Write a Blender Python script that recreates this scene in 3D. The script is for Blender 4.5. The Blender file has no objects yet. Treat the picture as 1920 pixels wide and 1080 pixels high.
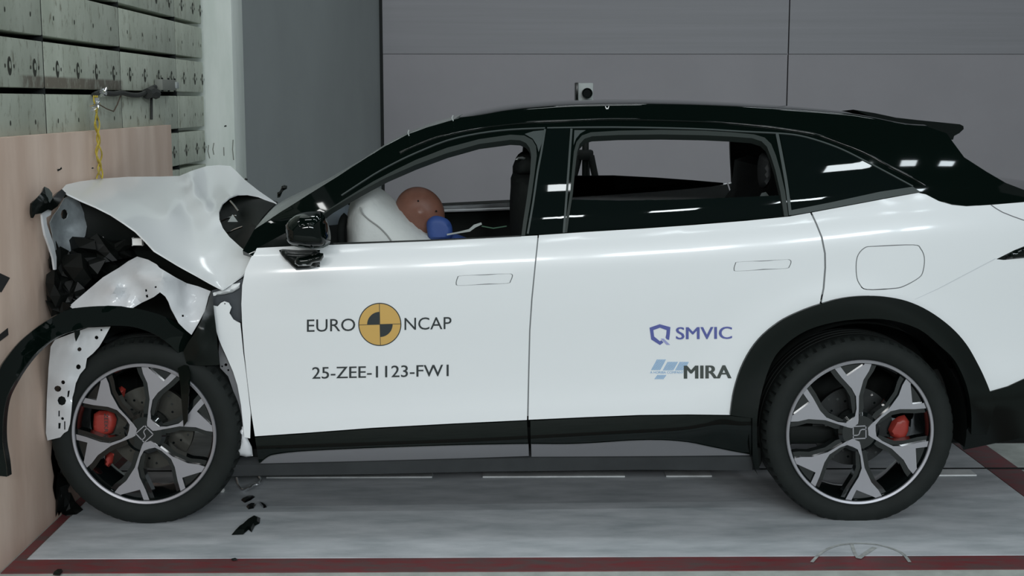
import bpy, bmesh, math, random
import numpy as np
from mathutils import Vector, Matrix, geometry
random.seed(7)
scn = bpy.context.scene
COL = scn.collection

# ------------------------------------------------------------------ camera
FPX = 2500.0
CAM = Vector((0.0, -5.0, 1.61))
TH = math.atan(352.0 / FPX)
PSI = math.atan(30.0 / FPX)
cd = bpy.data.cameras.new('camera')
cam = bpy.data.objects.new('camera', cd)
COL.objects.link(cam)
cam.location = CAM
cam.rotation_euler = (math.pi / 2 - TH, 0, -PSI)
cd.sensor_width = 36.0
cd.lens = FPX / 1920 * 36.0
cd.clip_start = 0.05
scn.camera = cam
ROT = Matrix.Rotation(-PSI, 3, 'Z') @ Matrix.Rotation(math.pi / 2 - TH, 3, 'X')
RX, UP, FW = ROT @ Vector((1, 0, 0)), ROT @ Vector((0, 1, 0)), ROT @ Vector((0, 0, -1))

# ------------------------------------------------------------------ world, exposure
w = bpy.data.worlds.new('world')
scn.world = w
w.use_nodes = True
w.node_tree.nodes['Background'].inputs[0].default_value = (0.90, 0.97, 1.0, 1)
w.node_tree.nodes['Background'].inputs[1].default_value = 0.17
vs = scn.view_settings
vs.view_transform = 'Standard'
vs.look = 'None'
vs.exposure = 0.13
vs.gamma = 1.0
vs.use_curve_mapping = False

# ------------------------------------------------------------------ hall lamps (rows of LED panels under the ceiling)
def lamp(x, y, z, sx, sy, power, tilt=0.0, col=(0.93, 1.0, 0.98)):
    ld = bpy.data.lights.new('hall_lamp', 'AREA')
    ld.shape = 'RECTANGLE'
    ld.size, ld.size_y = sx, sy
    ld.energy = power
    ld.color = col
    lo = bpy.data.objects.new('hall_lamp', ld)
    COL.objects.link(lo)
    lo.location = (x, y, z)
    lo.rotation_euler = (tilt, 0, 0)
    return lo
for ly, x0, dx, n, pw, lw, ld in ((-5.75, -3.7, 1.0, 9, 9, 0.38, 0.26), (-3.25, -3.7, 1.0, 9, 6.5, 0.38, 0.26), (0.95, -3.6, 2.0, 5, 15, 0.95, 0.42), (4.4, -1.2, 1.9, 4, 17, 0.95, 0.42)):
    for k in range(n):
        warm = (x0 + dx * k + 4) / 8.5
        lamp(x0 + dx * k, ly, 6.0, lw, ld, pw, col=(0.98 - 0.10 * warm, 1.0, 0.98 + 0.08 * warm))
# film light bank high on the camera side of the hall
for k in range(5):
    lamp(-3.4 + 2.9 * k, -16.5, 5.4, 1.8, 1.0, 275, tilt=math.radians(76), col=(0.99 - 0.025 * k, 0.995, 0.985 + 0.02 * k))

# ------------------------------------------------------------------ pixel <-> world
def ray(px, py):
    return FW + RX * ((px - 960) / FPX) + UP * ((540 - py) / FPX)
def atY(px, py, y):
    d = ray(px, py)
    return CAM + d * ((y - CAM.y) / d.y)
def atX(px, py, x):
    d = ray(px, py)
    return CAM + d * ((x - CAM.x) / d.x)
def atZ(px, py, z):
    d = ray(px, py)
    return CAM + d * ((z - CAM.z) / d.z)
def proj(p):
    v = p - CAM
    k = v.dot(FW)
    return (960 + FPX * v.dot(RX) / k, 540 - FPX * v.dot(UP) / k)

# ------------------------------------------------------------------ materials
def lin(c):
    c /= 255.0
    return c / 12.92 if c <= 0.04045 else ((c + 0.055) / 1.055) ** 2.4
def rgb(r, g, b):
    return (lin(r), lin(g), lin(b), 1)
def mat(name, col, rough=0.5, metal=0.0, coat=0.0, spec=0.5, alpha=None, trans=0.0, var=0.0, vscale=8.0, bump=0.0, bscale=60.0, col2=None, stretch=(1, 1, 1), rvar=0.0, ior=1.45, croug=0.03):
    m = bpy.data.materials.new(name)
    m.use_nodes = True
    nt = m.node_tree
    b = nt.nodes['Principled BSDF']
    b.inputs['Base Color'].default_value = col
    b.inputs['Roughness'].default_value = rough
    b.inputs['Metallic'].default_value = metal
    b.inputs['Coat Weight'].default_value = coat
    b.inputs['Coat Roughness'].default_value = croug
    b.inputs['Specular IOR Level'].default_value = spec
    b.inputs['Transmission Weight'].default_value = trans
    b.inputs['IOR'].default_value = ior
    if alpha is not None:
        b.inputs['Alpha'].default_value = alpha
    tc = nt.nodes.new('ShaderNodeNewGeometry')
    mp = nt.nodes.new('ShaderNodeMapping')
    mp.inputs['Scale'].default_value = stretch
    nt.links.new(tc.outputs['Position'], mp.inputs['Vector'])
    if var > 0:
        n = nt.nodes.new('ShaderNodeTexNoise')
        n.inputs['Scale'].default_value = vscale
        n.inputs['Detail'].default_value = 8
        n.inputs['Roughness'].default_value = 0.62
        nt.links.new(mp.outputs[0], n.inputs['Vector'])
        r = nt.nodes.new('ShaderNodeMapRange')
        r.inputs[1].default_value, r.inputs[2].default_value = 0.35, 0.68
        nt.links.new(n.outputs[0], r.inputs[0])
        mx = nt.nodes.new('ShaderNodeMix')
        mx.data_type = 'RGBA'
        c2 = col2 or tuple(v * (1 - var) for v in col[:3]) + (1,)
        mx.inputs[6].default_value = col
        mx.inputs[7].default_value = c2
        nt.links.new(r.outputs[0], mx.inputs[0])
        nt.links.new(mx.outputs[2], b.inputs['Base Color'])
        if rvar > 0:
            r2 = nt.nodes.new('ShaderNodeMapRange')
            r2.inputs[3].default_value, r2.inputs[4].default_value = rough, rough + rvar
            nt.links.new(r.outputs[0], r2.inputs[0])
            nt.links.new(r2.outputs[0], b.inputs['Roughness'])
    if bump > 0:
        n2 = nt.nodes.new('ShaderNodeTexNoise')
        n2.inputs['Scale'].default_value = bscale
        n2.inputs['Detail'].default_value = 5
        nt.links.new(mp.outputs[0], n2.inputs['Vector'])
        bp = nt.nodes.new('ShaderNodeBump')
        bp.inputs['Strength'].default_value = bump
        bp.inputs['Distance'].default_value = 0.01
        nt.links.new(n2.outputs[0], bp.inputs['Height'])
        nt.links.new(bp.outputs[0], b.inputs['Normal'])
    return m

M = {}
M['paint'] = mat('white_paint', (0.80, 0.83, 0.84, 1), 0.34, coat=0.45, croug=0.10)
M['bare'] = mat('white_primer', (0.66, 0.68, 0.70, 1), 0.38, coat=0.3, var=0.12, vscale=10)
M['black'] = mat('gloss_black', (0.0018, 0.0045, 0.0035, 1), 0.04, coat=0.0, spec=0.42)
M['blacktrim'] = mat('black_trim', (0.0045, 0.007, 0.006, 1), 0.25, spec=0.3)
M['rubber'] = mat('window_rubber', (0.026, 0.034, 0.031, 1), 0.55, spec=0.3)
M['strip'] = mat('grey_strip', (0.055, 0.068, 0.066, 1), 0.45, spec=0.3)
M['sill'] = mat('sill_plastic', (0.036, 0.040, 0.042, 1), 0.6, var=0.25)
M['satin'] = mat('satin_grey', (0.20, 0.203, 0.215, 1), 0.3, metal=0.3)
M['dark'] = mat('interior_black', (0.0055, 0.008, 0.007, 1), 0.65, spec=0.25, var=0.3)
M['cloth'] = mat('seat_cloth', (0.013, 0.016, 0.015, 1), 0.8, spec=0.2, bump=0.2)
M['gap'] = mat('panel_gap', (0.20, 0.21, 0.215, 1), 0.8, spec=0.1)
M['gapd'] = mat('panel_gap_dark', (0.02, 0.022, 0.022, 1), 0.8, spec=0.1)
M['tyre'] = mat('tyre_rubber', (0.012, 0.0155, 0.0145, 1), 0.75, spec=0.3, var=0.25, vscale=12)
M['silver'] = mat('machined_alloy', (0.36, 0.36, 0.385, 1), 0.38, metal=0.55)
M['rimblack'] = mat('rim_black', (0.004, 0.006, 0.006, 1), 0.08, coat=0.5)
M['disc'] = mat('brake_disc', (0.075, 0.075, 0.065, 1), 0.45, metal=0.6, var=0.3)
M['discd'] = mat('brake_disc_dark', (0.018, 0.021, 0.021, 1), 0.5, metal=0.4, var=0.3)
M['red'] = mat('caliper_red', (0.33, 0.04, 0.03, 1), 0.42)
M['chrome'] = mat('chrome', (0.6, 0.62, 0.62, 1), 0.15, metal=1.0)
M['airbag'] = mat('airbag_cloth', (0.62, 0.65, 0.63, 1), 0.75, bump=0.35, bscale=22)
M['airbagseam'] = mat('airbag_seam', (0.30, 0.31, 0.30, 1), 0.8)
M['skin'] = mat('dummy_vinyl', (0.20, 0.092, 0.064, 1), 0.42, var=0.3, vscale=9)
M['blue'] = mat('dummy_blue', (0.03, 0.07, 0.24, 1), 0.6)
M['ink'] = mat('ink_dark', (0.028, 0.036, 0.038, 1), 0.5)
M['inkgrey'] = mat('ink_charcoal', (0.045, 0.058, 0.052, 1), 0.5)
M['inkblue'] = mat('ink_blue', (0.10, 0.12, 0.36, 1), 0.5)
M['inklav'] = mat('ink_lavender', (0.34, 0.36, 0.62, 1), 0.5)
M['inksky'] = mat('ink_sky', (0.22, 0.42, 0.66, 1), 0.5)
M['amber'] = mat('roundel_amber', (0.62, 0.39, 0.11, 1), 0.5)
M['winglass'] = mat('privacy_glass', (0.003, 0.006, 0.0055, 1), 0.02, spec=0.5)
M['screen'] = mat('windscreen_glass', (0.50, 0.54, 0.52, 1), 0.22, spec=0.9, alpha=0.6, var=0.6, vscale=5, bump=0.25, bscale=18)
M['lampgrey'] = mat('lamp_housing', (0.36, 0.40, 0.42, 1), 0.35, var=0.65, vscale=6)
M['yellow'] = mat('yellow_wire', (0.52, 0.40, 0.05, 1), 0.5)
M['foil'] = mat('foil', (0.75, 0.77, 0.78, 1), 0.2, metal=0.9)
M['box'] = mat('junction_grey', (0.20, 0.21, 0.185, 1), 0.6)
M['white'] = mat('white_plastic', (0.7, 0.7, 0.68, 1), 0.5)
M['camgrey'] = mat('camera_grey', (0.33, 0.36, 0.35, 1), 0.5)

# ------------------------------------------------------------------ object helpers
LOC = {}
def thing(name, label, cat, loc=(0, 0, 0), group=None):
    o = bpy.data.objects.new(name, None)
    o.empty_display_size = 0.1
    COL.objects.link(o)
    o.location = loc
    LOC[o.name] = Vector(loc)
    return tag(o, label, cat, group)
def tag(o, label, cat, group=None):
    o['label'] = label
    o['category'] = cat
    if group:
        o['group'] = group
    return o
def struct(o):
    o['kind'] = 'structure'
    return o
def mk(name, verts, faces, mats, parent=None, smooth=40, midx=None):
    """link one mesh object given in world coordinates"""
    vv = [Vector(v) for v in verts]
    lo = Vector((min(v.x for v in vv), min(v.y for v in vv), min(v.z for v in vv)))
    hi = Vector((max(v.x for v in vv), max(v.y for v in vv), max(v.z for v in vv)))
    c = Vector(((lo.x + hi.x) / 2, (lo.y + hi.y) / 2, lo.z))
    me = bpy.data.meshes.new(name)
    me.from_pydata([v - c for v in vv], [], [list(f) for f in faces])
    if not isinstance(mats, (list, tuple)):
        mats = [mats]
    for m in mats:
        me.materials.append(m)
    if midx:
        for p, i in zip(me.polygons, midx):
            p.material_index = i
    me.validate()
    if smooth:
        me.polygons.foreach_set('use_smooth', [True] * len(me.polygons))
        me.set_sharp_from_angle(angle=math.radians(smooth))
    o = bpy.data.objects.new(name, me)
    COL.objects.link(o)
    LOC[o.name] = c
    if parent:
        o.parent = parent
        o.location = c - LOC[parent.name]
    else:
        o.location = c
    return o
class MB:
    """collects shapes that belong to one mesh"""
    def __init__(s):
        s.v, s.f, s.i = [], [], []
    def add(s, v, f, i=0):
        n = len(s.v)
        s.v += [Vector(p) for p in v]
        s.f += [[k + n for k in q] for q in f]
        s.i += [i] * len(f)
        return s
    def box(s, lo, hi, i=0, bev=0.0):
        x0, y0, z0 = lo
        x1, y1, z1 = hi
        if bev <= 0:
            v = [(x0, y0, z0), (x1, y0, z0), (x1, y1, z0), (x0, y1, z0), (x0, y0, z1), (x1, y0, z1), (x1, y1, z1), (x0, y1, z1)]
            f = [(0, 3, 2, 1), (4, 5, 6, 7), (0, 1, 5, 4), (1, 2, 6, 5), (2, 3, 7, 6), (3, 0, 4, 7)]
            return s.add(v, f, i)
        bm = bmesh.new()
        bmesh.ops.create_cube(bm, size=1.0)
        for v in bm.verts:
            v.co = Vector(((x0 + x1) / 2 + v.co.x * (x1 - x0), (y0 + y1) / 2 + v.co.y * (y1 - y0), (z0 + z1) / 2 + v.co.z * (z1 - z0)))
        bmesh.ops.bevel(bm, geom=bm.edges[:], offset=bev, segments=2, profile=0.5, affect='EDGES')
        bm.verts.index_update()
        s.add([v.co.copy() for v in bm.verts], [[v.index for v in f.verts] for f in bm.faces], i)
        bm.free()
        return s
    def tube(s, pts, r, seg=8, i=0, taper=None):
        pts = [Vector(p) for p in pts]
        n = len(pts)
        rings, prev = [], None
        for k, p in enumerate(pts):
            d = (pts[min(k + 1, n - 1)] - pts[max(k - 1, 0)]).normalized()
            a = prev if prev else (Vector((0, 0, 1)) if abs(d.z) < 0.9 else Vector((1, 0, 0)))
            u = (a - d * a.dot(d)).normalized()
            prev = u
            v = d.cross(u)
            rr = r if taper is None else r + (taper - r) * k / (n - 1)
            rings.append([p + (u * math.cos(2 * math.pi * j / seg) + v * math.sin(2 * math.pi * j / seg)) * rr for j in range(seg)])
        vs_ = [q for rg in rings for q in rg]
        fs = []
        for k in range(n - 1):
            for j in range(seg):
                fs.append((k * seg + j, k * seg + (j + 1) % seg, (k + 1) * seg + (j + 1) % seg, (k + 1) * seg + j))
        fs.append(tuple(range(seg))[::-1])
        fs.append(tuple((n - 1) * seg + j for j in range(seg)))
        return s.add(vs_, fs, i)
    def lathe(s, prof, c, seg=96, i=0, fn=None, close=False):
        """prof = (radius, y) turned about the Y axis through c"""
        n = len(prof)
        vs_, fs = [], []
        for a in range(seg):
            t = 2 * math.pi * a / seg
            for k, (r, y) in enumerate(prof):
                if fn:
                    r, y = fn(r, y, a, k)
                vs_.append(Vector((c[0] + r * math.cos(t), c[1] + y, c[2] + r * math.sin(t))))
        for a in range(seg):
            b = (a + 1) % seg
            for k in range(n - 1 + (1 if close else 0)):
                k2 = (k + 1) % n
                fs.append((a * n + k, a * n + k2, b * n + k2, b * n + k))
        return s.add(vs_, fs, i)
    def prism(s, poly, y0, y1, i=0, iside=None):
        """poly in (x, z), pushed from y0 (front) to y1"""
        n = len(poly)
        area = sum(poly[k][0] * poly[(k + 1) % n][1] - poly[(k + 1) % n][0] * poly[k][1] for k in range(n))
        if area < 0:
            poly = poly[::-1]
        v = [(x, y0, z) for x, z in poly] + [(x, y1, z) for x, z in poly]
        s.add(v, [tuple(range(n))], i)
        n0 = len(s.v) - 2 * n
        fs = [tuple(n0 + n + k for k in range(n - 1, -1, -1))]
        for k in range(n):
            k2 = (k + 1) % n
            fs.append((n0 + k, n0 + n + k, n0 + n + k2, n0 + k2))
        s.f += fs
        s.i += [i if iside is None else iside] * len(fs)
        return s
    def build(s, name, mats, parent=None, smooth=40):
        return mk(name, s.v, s.f, mats, parent, smooth, s.i)

def inside(p, poly):
    x, y = p
    c = False
    n = len(poly)
    j = n - 1
    for i in range(n):
        xi, yi = poly[i]
        xj, yj = poly[j]
        if (yi > y) != (yj > y) and x < (xj - xi) * (y - yi) / (yj - yi) + xi:
            c = not c
        j = i
    return c
def bdist(p, poly):
    best = 1e9
    n = len(poly)
    for i in range(n):
        ax, ay = poly[i]
        bx, by = poly[(i + 1) % n]
        dx, dy = bx - ax, by - ay
        L = dx * dx + dy * dy
        t = 0 if L == 0 else max(0, min(1, ((p[0] - ax) * dx + (p[1] - ay) * dy) / L))
        best = min(best, math.hypot(p[0] - ax - t * dx, p[1] - ay - t * dy))
    return best
def catmull(pts, closed=True, sub=4):
    out = []
    n = len(pts)
    rng = n if closed else n - 1
    for i in range(rng):
        p0 = pts[(i - 1) % n] if closed or i > 0 else pts[0]
        p1, p2 = pts[i], pts[(i + 1) % n]
        p3 = pts[(i + 2) % n] if closed or i + 2 < n else pts[-1]
        for k in range(sub):
            t = k / sub
            out.append(tuple(0.5 * (2 * p1[d] + (p2[d] - p0[d]) * t + (2 * p0[d] - 5 * p1[d] + 4 * p2[d] - p3[d]) * t * t + (3 * p1[d] - p0[d] - 3 * p2[d] + p3[d]) * t ** 3) for d in range(len(p1))))
    if not closed:
        out.append(tuple(pts[-1]))
    return out
def resample(poly, step, closed=True):
    out = []
    n = len(poly)
    for i in range(n if closed else n - 1):
        a, b = poly[i], poly[(i + 1) % n]
        L = math.hypot(b[0] - a[0], b[1] - a[1])
        k = max(1, int(math.ceil(L / step)))
        for j in range(k):
            out.append((a[0] + (b[0] - a[0]) * j / k, a[1] + (b[1] - a[1]) * j / k))
    if not closed:
        out.append(tuple(poly[-1]))
    return out
def tri2d(outline, holes=(), step=14.0):
    """fill an outline with an even triangle net; returns 2D verts, tris, boundary loops"""
    ol = resample(outline, step)
    hs = [resample(h, step) for h in holes]
    pts, edges = [], []
    for lp in [ol] + hs:
        n0 = len(pts)
        pts += lp
        edges += [(n0 + k, n0 + (k + 1) % len(lp)) for k in range(len(lp))]
    xs = [p[0] for p in ol]
    ys = [p[1] for p in ol]
    y = min(ys) + step * 0.5
    r = 0
    while y < max(ys):
        x = min(xs) + (0.5 if r % 2 else 0.0) * step
        while x < max(xs):
            q = (x, y)
            if inside(q, ol) and bdist(q, ol) > step * 0.5 and all(not inside(q, h) and bdist(q, h) > step * 0.5 for h in hs):
                pts.append(q)
            x += step
        y += step * 0.866
        r += 1
    v, e, f, _, _, _ = geometry.delaunay_2d_cdt([Vector(p) for p in pts], edges, [], 0, 1e-5)
    v = [(p.x, p.y) for p in v]
    tris = []
    for t in f:
        c = (sum(v[k][0] for k in t) / 3, sum(v[k][1] for k in t) / 3)
        if inside(c, ol) and not any(inside(c, h) for h in hs):
            a = (v[t[1]][0] - v[t[0]][0]) * (v[t[2]][1] - v[t[0]][1]) - (v[t[2]][0] - v[t[0]][0]) * (v[t[1]][1] - v[t[0]][1])
            tris.append(tuple(t) if a < 0 else tuple(t)[::-1])     # anticlockwise as seen by the viewer (y runs down)
    return v, tris
def shell(P, tris, thick):
    """give a triangle net its thickness, away from the viewed side"""
    n = len(P)
    nor = [Vector() for _ in P]
    for a, b, c in tris:
        q = (P[b] - P[a]).cross(P[c] - P[a])
        for k in (a, b, c):
            nor[k] += q
    nor = [q.normalized() if q.length > 0 else Vector((0, -1, 0)) for q in nor]
    V = list(P) + [p - q * thick for p, q in zip(P, nor)]
    F = [t for t in tris] + [(c + n, b + n, a + n) for a, b, c in tris]
    cnt = {}
    for a, b, c in tris:
        for e in ((a, b), (b, c), (c, a)):
            cnt[e] = 1
    for (a, b) in cnt:
        if (b, a) not in cnt:
            F.append((b, a, a + n, b + n))
    return V, F
def sheet(name, outline, m, parent, surf, holes=(), step=14.0, thick=0.012, smooth=40):
    v, t = tri2d(outline, holes, step)
    P = [surf(*q) for q in v]
    V, F = shell(P, t, thick)
    return mk(name, V, F, m, parent, smooth)
def band(center, wd):
    """a ribbon outline in the picture frame along an open line"""
    n = len(center)
    l, r = [], []
    for k, p in enumerate(center):
        a, b = center[max(k - 1, 0)], center[min(k + 1, n - 1)]
        dx, dy = b[0] - a[0], b[1] - a[1]
        L = math.hypot(dx, dy) or 1
        ww = wd[k] if isinstance(wd, (list, tuple)) else wd
        l.append((p[0] - dy / L * ww / 2, p[1] + dx / L * ww / 2))
        r.append((p[0] + dy / L * ww / 2, p[1] - dx / L * ww / 2))
    return l + r[::-1]
class RBF:
    """smooth depth through given points: (px, py, Y)"""
    def __init__(s, pts, pw=1.0):
        s.p = np.array([(a / 100.0, b / 100.0) for a, b, _ in pts])
        s.pw = pw
        n = len(pts)
        y = np.array([c for _, _, c in pts])
        D = np.linalg.norm(s.p[:, None] - s.p[None], axis=2) ** pw
        A = np.zeros((n + 3, n + 3))
        A[:n, :n] = D
        A[:n, n] = 1
        A[:n, n + 1:] = s.p
        A[n, :n] = 1
        A[n + 1:, :n] = s.p.T
        s.c = np.linalg.solve(A, np.concatenate([y, [0, 0, 0]]))
    def __call__(s, px, py):
        q = np.array([px / 100.0, py / 100.0])
        d = np.linalg.norm(s.p - q, axis=1) ** s.pw
        n = len(d)
        return float(s.c[:n] @ d + s.c[n] + s.c[n + 1:] @ q)
def depth(pts, pw=1.0):
    f = RBF(pts, pw)
    return lambda px, py: atY(px, py, f(px, py))
def puff(name, outline, yc, h, m, parent, step=8.0, dmax=None, back=0.6, surf=None, smooth=50):
    """a rounded solid whose outline is given at depth yc and that swells by h towards the viewer"""
    v, t = tri2d(outline, (), step)
    ol = resample(outline, step)
    ds = [bdist(q, ol) for q in v]
    if max(ds) < step * 0.3 and step > 1.2:
        return puff(name, outline, yc, h, m, parent, step / 1.7, dmax, back, surf, smooth)
    D = dmax or max(max(ds), 0.5)
    V0, V1 = [], []
    for q, d in zip(v, ds):
        k = min(1.0, d / D)
        g = math.sqrt(max(0.0, 1 - (1 - k) ** 2))
        p = surf(*q) if surf else atY(q[0], q[1], yc)
        V0.append(p + Vector((0, -h * g, 0)))
        V1.append(p + Vector((0, h * back * g + 0.002, 0)))
    n = len(v)
    F = list(t) + [(c + n, b + n, a + n) for a, b, c in t]
    es = {}
    for a, b, c in t:
        for e in ((a, b), (b, c), (c, a)):
            es[e] = 1
    for (a, b) in es:
        if (b, a) not in es:
            F.append((b, a, a + n, b + n))
    return mk(name, V0 + V1, F, m, parent, smooth)

# ------------------------------------------------------------------ the car's side surface
def hermite(xs, ys):
    xs, ys = list(xs), list(ys)
    n = len(xs)
    m = []
    for i in range(n):
        a, b = max(i - 1, 0), min(i + 1, n - 1)
        m.append((ys[b] - ys[a]) / (xs[b] - xs[a]))
    def f(x):
        if x <= xs[0]:
            return ys[0] + m[0] * (x - xs[0])
        if x >= xs[-1]:
            return ys[-1] + m[-1] * (x - xs[-1])
        i = max(k for k in range(n - 1) if xs[k] <= x)
        h = xs[i + 1] - xs[i]
        t = (x - xs[i]) / h
        return (2 * t ** 3 - 3 * t * t + 1) * ys[i] + (t ** 3 - 2 * t * t + t) * h * m[i] + (-2 * t ** 3 + 3 * t * t) * ys[i + 1] + (t ** 3 - t * t) * h * m[i + 1]
    return f
BELT_PX = [(482, 464), (540, 461), (620, 458), (700, 455), (800, 451), (900, 446), (1010, 440), (1100, 434), (1200, 428), (1300, 421), (1400, 413), (1480, 405), (1520, 398), (1600, 383), (1680, 368), (1722, 361)]
_b = [atY(x, y, 0.05) for x, y in BELT_PX]
_bz = hermite([-1.4, -0.9] + [p.x for p in _b[3:-3:2]] + [1.7, 2.4], [_b[0].z - 0.03, _b[0].z] + [p.z for p in _b[3:-3:2]] + [_b[-1].z - 0.03, _b[-1].z])
PROF = hermite([-0.7, -0.55, -0.45, -0.35, -0.25, -0.15, -0.07, 0.0, 0.045, 0.12, 0.25, 0.45, 0.60, 0.72, 0.80, 0.88],
               [0.50, 0.375, 0.300, 0.230, 0.165, 0.107, 0.067, 0.040, 0.020, 0.004, 0.008, 0.026, 0.032, 0.022, 0.030, 0.060])
YC = 0.965           # middle of the car
RW = None            # rear wheel centre, set below
def S(x, z):
    y = PROF(_bz(x) - z)
    if x > 1.45:
        y += 0.17 * (x - 1.45) ** 2
    t = max(0.0, min(1.0, (z - _bz(x) + 0.01) / 0.12))
    if x < -0.2 and t > 0:
        y += 0.20 * (x + 0.2) ** 2 * t * t * (3 - 2 * t)
    if x < -0.7:
        y += 0.05 * (x + 0.7) ** 2
    d = math.hypot(x - 1.345, z - 0.35)
    if z < 1.0:
        y -= 0.017 * math.exp(-((d - 0.50) / 0.075) ** 2) * max(0.0, min(1.0, (z - 0.30) / 0.2))
    return y
def onS(px, py, off=0.0):
    y = 0.05
    for _ in range(9):
        p = atY(px, py, y)
        y = 0.35 * y + 0.65 * (S(p.x, p.z) - off)
    return atY(px, py, y)
def onSo(off):
    return lambda px, py: onS(px, py, off)
def mirror(o, name=None, parent=None):
    """the same panel on the far side of the car"""
    me = o.data
    c = LOC[o.name]
    vs_ = [v.co + c for v in me.vertices]
    vs_ = [Vector((v.x, 2 * YC - v.y, v.z)) for v in vs_]
    return mk(name or o.name.split('.')[0], vs_, [tuple(p.vertices)[::-1] for p in me.polygons], [m for m in me.materials], parent or o.parent)

# ================================================================== SETTING
XB = -1.73           # plywood face
FZ = -0.021          # floor level
GREY = mat('floor_plate', rgb(203, 207, 211), 0.36, var=0.3, vscale=3.4, bump=0.05, bscale=30, col2=rgb(160, 167, 171), stretch=(0.8, 2.4, 1), rvar=0.15)
CONC = mat('floor_concrete', rgb(188, 194, 188), 0.6, var=0.3, vscale=9, bump=0.15, bscale=50)
def red_mat():
    m = mat('red_line_paint', rgb(116, 42, 47), 0.5, var=1.0, vscale=9, col2=rgb(84, 72, 71), stretch=(1, 3, 1))
    return m
RED = red_mat()
fl = struct(MB().box((-3.4, -5.2, FZ - 0.12), (7.5, 8.2, FZ)).build('floor', CONC, smooth=0))
PLX0, PLX1, PLY0, PLY1 = -1.68, 2.185, -0.385, 0.75
struct(MB().box((PLX0, PLY0, FZ), (PLX1, PLY1, FZ + 0.004), bev=0.001).build('floor_plate', GREY, fl, smooth=0))
struct(MB().box((PLX0, PLY1 + 0.012, FZ), (PLX1, 4.2, FZ + 0.004), bev=0.001).build('floor_plate', GREY, fl, smooth=0))
# red painted border round the plates
MB().box((-1.725, PLY0 - 0.142, FZ), (6.5, PLY0 - 0.004, FZ + 0.003)).box((PLX0 - 0.045, PLY0, FZ), (PLX0 - 0.006, 4.2, FZ + 0.003)).box((PLX1 + 0.006, PLY0, FZ), (PLX1 + 0.15, 4.2, FZ + 0.003)).build('red_border_line', RED, fl, smooth=0)
# pale cover strips lying in the seam between the two plates
for a, b in ((-1.0, -0.28), (-0.06, 0.56), (0.74, 0.94), (1.75, 2.1)):
    MB().box((a, PLY1 - 0.115, FZ + 0.004), (b, PLY1 - 0.035, FZ + 0.010)).build('seam_cover', mat('seam_pale', rgb(222, 226, 226), 0.5, var=0.3), fl, smooth=0)
MB().box((PLX0, PLY1 - 0.004, FZ), (PLX1 + 1.5, PLY1 + 0.016, FZ + 0.0045)).build('plate_seam', M['gapd'], fl, smooth=0)
# white chalk ring drawn on the plate in front of the rear wheel
CH = MB()
def chalk(pts, r):
    P = [atZ(x, y, FZ + 0.0055) for x, y in pts]
    L, R_ = [], []
    for k, p in enumerate(P):
        d = (P[min(k + 1, len(P) - 1)] - P[max(k - 1, 0)]).normalized()
        n = Vector((-d.y, d.x, 0)) * r
        L.append(p + n)
        R_.append(p - n)
    n = len(P)
    CH.add(L + R_, [(k, k + 1, n + k + 1, n + k) for k in range(n - 1)])
chalk(catmull([(1522, 1054), (1540, 1036), (1565, 1024), (1595, 1019), (1625, 1019), (1655, 1023), (1690, 1036), (1706, 1054)], False), 0.006)
chalk([(1597, 1020), (1602, 1035), (1608, 1046)], 0.006)
chalk([(1640, 1026), (1622, 1038), (1610, 1047)], 0.009)
CH.build('chalk_mark', mat('chalk', rgb(178, 182, 180), 0.9, var=0.5, vscale=30), fl, smooth=0)

# walls behind
WALL = mat('back_wall_grey', rgb(138, 136, 140), 0.55, var=0.10, vscale=0.8)
WALLD = mat('back_wall_upper', rgb(131, 131, 135), 0.5, var=0.12, vscale=2.0, stretch=(0.15, 1, 9))
WALLS = mat('side_wall_grey', rgb(140, 146, 146), 0.55, var=0.12, vscale=0.8)
cx = atY(717, 200, 8.0).x
sx = atY(1479, 100, 8.0).x
zb = atY(900, 101, 8.0).z
struct(MB().box((cx, 8.0, FZ), (sx - 0.012, 8.15, zb - 0.004)).box((cx, 7.995, zb), (sx - 0.012, 8.15, 6.2), 1).box((cx, 8.03, zb - 0.01), (sx, 8.14, zb + 0.01), 1).build('wall_back', [WALL, WALLD], smooth=0))
struct(MB().box((sx + 0.0, 8.0, FZ), (7.5, 8.15, zb - 0.004)).box((sx, 7.995, zb), (7.5, 8.15, 6.2), 1).build('wall_back', [WALL, WALLD], smooth=0))
struct(MB().box((sx - 0.012, 8.04, FZ), (sx, 8.10, 6.2)).build('trim_1', M['gapd'], smooth=0))
p0 = Vector((atY(441, 200, 3.42).x, 3.42, FZ))
p1 = Vector((cx - 0.015, 8.02, FZ))
nrm = Vector((-(p1 - p0).y, (p1 - p0).x, 0)).normalized() * 0.12
base = [p0, p1, p1 + nrm, p0 + nrm]
struct(mk('wall_left', base + [p + Vector((0, 0, 6.2)) for p in base], [(3, 2, 1, 0), (4, 5, 6, 7), (0, 1, 5, 4), (1, 2, 6, 5), (2, 3, 7, 6), (3, 0, 4, 7)], WALLS, smooth=0))
struct(MB().box((cx - 0.02, 7.99, FZ), (cx + 0.012, 8.04, 6.2)).build('trim_2', M['gapd'], smooth=0))
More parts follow.
